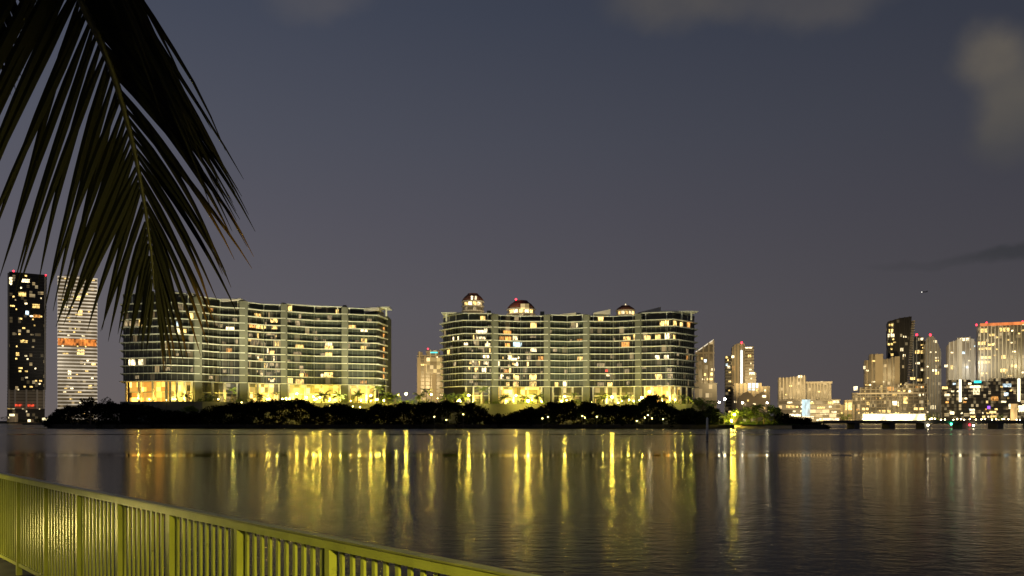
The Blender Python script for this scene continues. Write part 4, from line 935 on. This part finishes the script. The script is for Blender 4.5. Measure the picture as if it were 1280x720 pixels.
def frond(root, ctrl, seed, side_ref, ln=.74, gap=.032, dry_right=.5, start=.12, lenf=None, setf=None):
    if lenf is None: lenf = lambda u, sg, py: ln*(1.0 if u < .70 else 1-.66*((u-.70)/.30)**1.2)*(.6+.4*min(1,(u-start)/.15+.2))
    rd = random.Random(seed); path = spline(ctrl, 14)
    S = [0]
    for a,b in zip(path,path[1:]): S.append(S[-1]+(b-a).length)
    T = S[-1]
    def at(s):
        for i in range(len(S)-1):
            if s <= S[i+1]:
                t = (s-S[i])/max(1e-6,S[i+1]-S[i]); return path[i].lerp(path[i+1],t), (path[i+1]-path[i]).normalized()
        return path[-1], (path[-1]-path[-2]).normalized()
    v = []; f = []; dry = []
    s = T*start; cnt = 0
    while s < T:
        u = s/T; p, t = at(s); py = HY-(p.z-EYE)/max(.3,p.y)*F; cnt += 1
        for sg in (-1,1):
            side = (side_ref - t*side_ref.dot(t)).normalized()*sg
            nrm = t.cross(side)
            L0 = lenf(u, sg, py)*rd.uniform(.9,1.06)
            fw = .62+.6*max(0,(u-.55)/.45) + rd.uniform(-.08,.08)
            d = (t*fw+side*((.20 if u < .66 else min(.54,.20+(u-.66)*3.)) if sg > 0 else .69)+nrm*rd.uniform(-.16,.16)*(1 if sg<0 else -1)+Vector((0,0,-.04))).normalized()
            if setf:
                a_ = setf(sg, py)+rd.uniform(-.05,.05); d = Vector((a_, rd.uniform(-.13,.13), -math.sqrt(max(.1,1-a_*a_)))).normalized()
            wmax = (.0126 if sg < 0 else .0108)*rd.uniform(.8,1.15)*min(1, .55+lenf(u,sg,py)*.6); q = p+side*.006+t*rd.uniform(-.006,.006); nseg = 9; base = len(v)
            br_ = rd.random() < .12; grav = rd.uniform(.022,.05) if sg > 0 else rd.uniform(.010,.03); dd = rd.uniform(0,1)
            bw = nrm*rd.choice((-1,1))
            for k in range(nseg+1):
                w_ = k/nseg
                wd = wmax*(.45+.55*min(1,w_/.22))*(1-max(0,(w_-.35)/.65)**1.25)+.0006
                ax = d.cross(nrm)
                ax = (ax if ax.length > .1 else side).normalized()
                up = ax.cross(d).normalized()
                fold = .35*wd
                v.append(q-ax*wd+up*fold); v.append(q); v.append(q+ax*wd+up*fold)
                dv_ = (max(0,w_-.5)*1.2+.08*dd)*((dry_right*(1 if py > 60 else .25)) if sg > 0 else .16)*(1.35 if dd > .5 else .75)
                dry += [dv_]*3
                q = q+d*L0/nseg
                d = (d+Vector((0,0,-grav*(1+1.6*w_)*(2.2 if br_ and w_ > .6 else 1)))+Vector((rd.gauss(0,.012),rd.gauss(0,.012),0))).normalized()
            for k in range(nseg):
                a = base+k*3; f += [(a,a+1,a+4,a+3),(a+1,a+2,a+5,a+4)]
        s += gap*rd.uniform(.8,1.2)*(.72 if py < 40 else 1)
    g = MB(); o0 = root.location
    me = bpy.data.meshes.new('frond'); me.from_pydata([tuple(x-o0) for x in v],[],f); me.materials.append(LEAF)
    at_ = me.attributes.new('dry','FLOAT','POINT'); at_.data.foreach_set('value', dry); me.update()
    o = bpy.data.objects.new('frond', me); COL.objects.link(o); o.parent = root
    n = len(path)
    MB().tube(path, [.019*(1-i/(n-1))**.8+.0025 for i in range(n)], 7).build('rachis', RACH, o, smooth=True)
    return o
CR = Vector((-3.0,1.9,6.0))
cp = thing('coconut_palm', 'coconut palm leaning over the walkway, its drooping frond hanging into view', 'palm tree', (-3.6,.7,WZ))
trunk = spline([(-3.6,.7,WZ-.1),(-3.55,.9,WZ+1.2),(-3.35,1.3,4.4),(-3.0,1.9,5.9)],10)
MB().tube(trunk,[.2-.07*i/(len(trunk)-1)+(.012 if i % 2 else 0) for i in range(len(trunk))],14).build('trunk', M['bark'], cp)
main = [CR, P(-420,-700,2.2), P(-190,-510,2.42), P(-45,-335,2.6), P(25,-210,2.72), P(70,-100,2.82), P(102,0,2.9), P(125,50,2.93), P(143,96,2.96), P(157,143,2.99), P(169,192,3.02), P(181,256,3.04), P(189,315,3.05), P(193,362,3.05)]
def table(t, x):
    if x <= t[0][0]: return t[0][1]
    for (a,A),(b,B_) in zip(t,t[1:]):
        if x <= b: return A+(B_-A)*(x-a)/(b-a)
    return t[-1][1]
# how far along the frond (by height of the leaflet's root) -> leaflet length in metres, sideways set
LEN_R = [(-700,.8),(-330,1.05),(-100,1.0),(0,.86),(96,.73),(192,.62),(256,.53),(315,.40),(362,.27)]
LEN_L = [(-700,.8),(-330,1.1),(-100,1.08),(0,.93),(50,.86),(130,.76),(192,.62),(256,.47),(315,.33),(362,.22)]
SET_R = [(-330,.56),(-100,.62),(0,.66),(96,.70),(192,.58),(256,.45),(315,.30),(362,.14)]
SET_L = [(-330,-.56),(-60,-.45),(0,-.40),(50,-.38),(130,-.345),(192,-.36),(256,-.37),(315,-.27),(362,-.12)]
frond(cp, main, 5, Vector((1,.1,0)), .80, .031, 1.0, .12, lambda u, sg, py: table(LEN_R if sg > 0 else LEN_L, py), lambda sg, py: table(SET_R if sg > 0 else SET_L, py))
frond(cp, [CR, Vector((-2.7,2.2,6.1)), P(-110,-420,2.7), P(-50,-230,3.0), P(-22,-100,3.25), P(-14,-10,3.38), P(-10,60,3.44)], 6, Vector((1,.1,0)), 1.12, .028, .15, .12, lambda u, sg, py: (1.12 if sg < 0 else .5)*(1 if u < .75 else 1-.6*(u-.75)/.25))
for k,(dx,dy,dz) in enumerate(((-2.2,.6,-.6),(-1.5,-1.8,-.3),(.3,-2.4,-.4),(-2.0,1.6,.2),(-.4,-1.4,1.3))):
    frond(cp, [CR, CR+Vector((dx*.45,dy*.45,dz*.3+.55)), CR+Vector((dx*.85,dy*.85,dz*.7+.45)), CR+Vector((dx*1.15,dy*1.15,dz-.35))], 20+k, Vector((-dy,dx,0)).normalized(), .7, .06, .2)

# ------------------------------------------------------------------ render settings
scene.render.engine = 'CYCLES'
scene.view_settings.view_transform = 'Standard'; scene.view_settings.look = 'None'; scene.view_settings.exposure = 0; scene.view_settings.gamma = 1
cy = scene.cycles
cy.use_denoising = True
try: cy.denoiser = 'OPENIMAGEDENOISE'
except Exception: pass
cy.max_bounces = 4; cy.diffuse_bounces = 2; cy.glossy_bounces = 3; cy.transmission_bounces = 2
cy.sample_clamp_indirect = 8; cy.caustics_reflective = False; cy.caustics_refractive = False
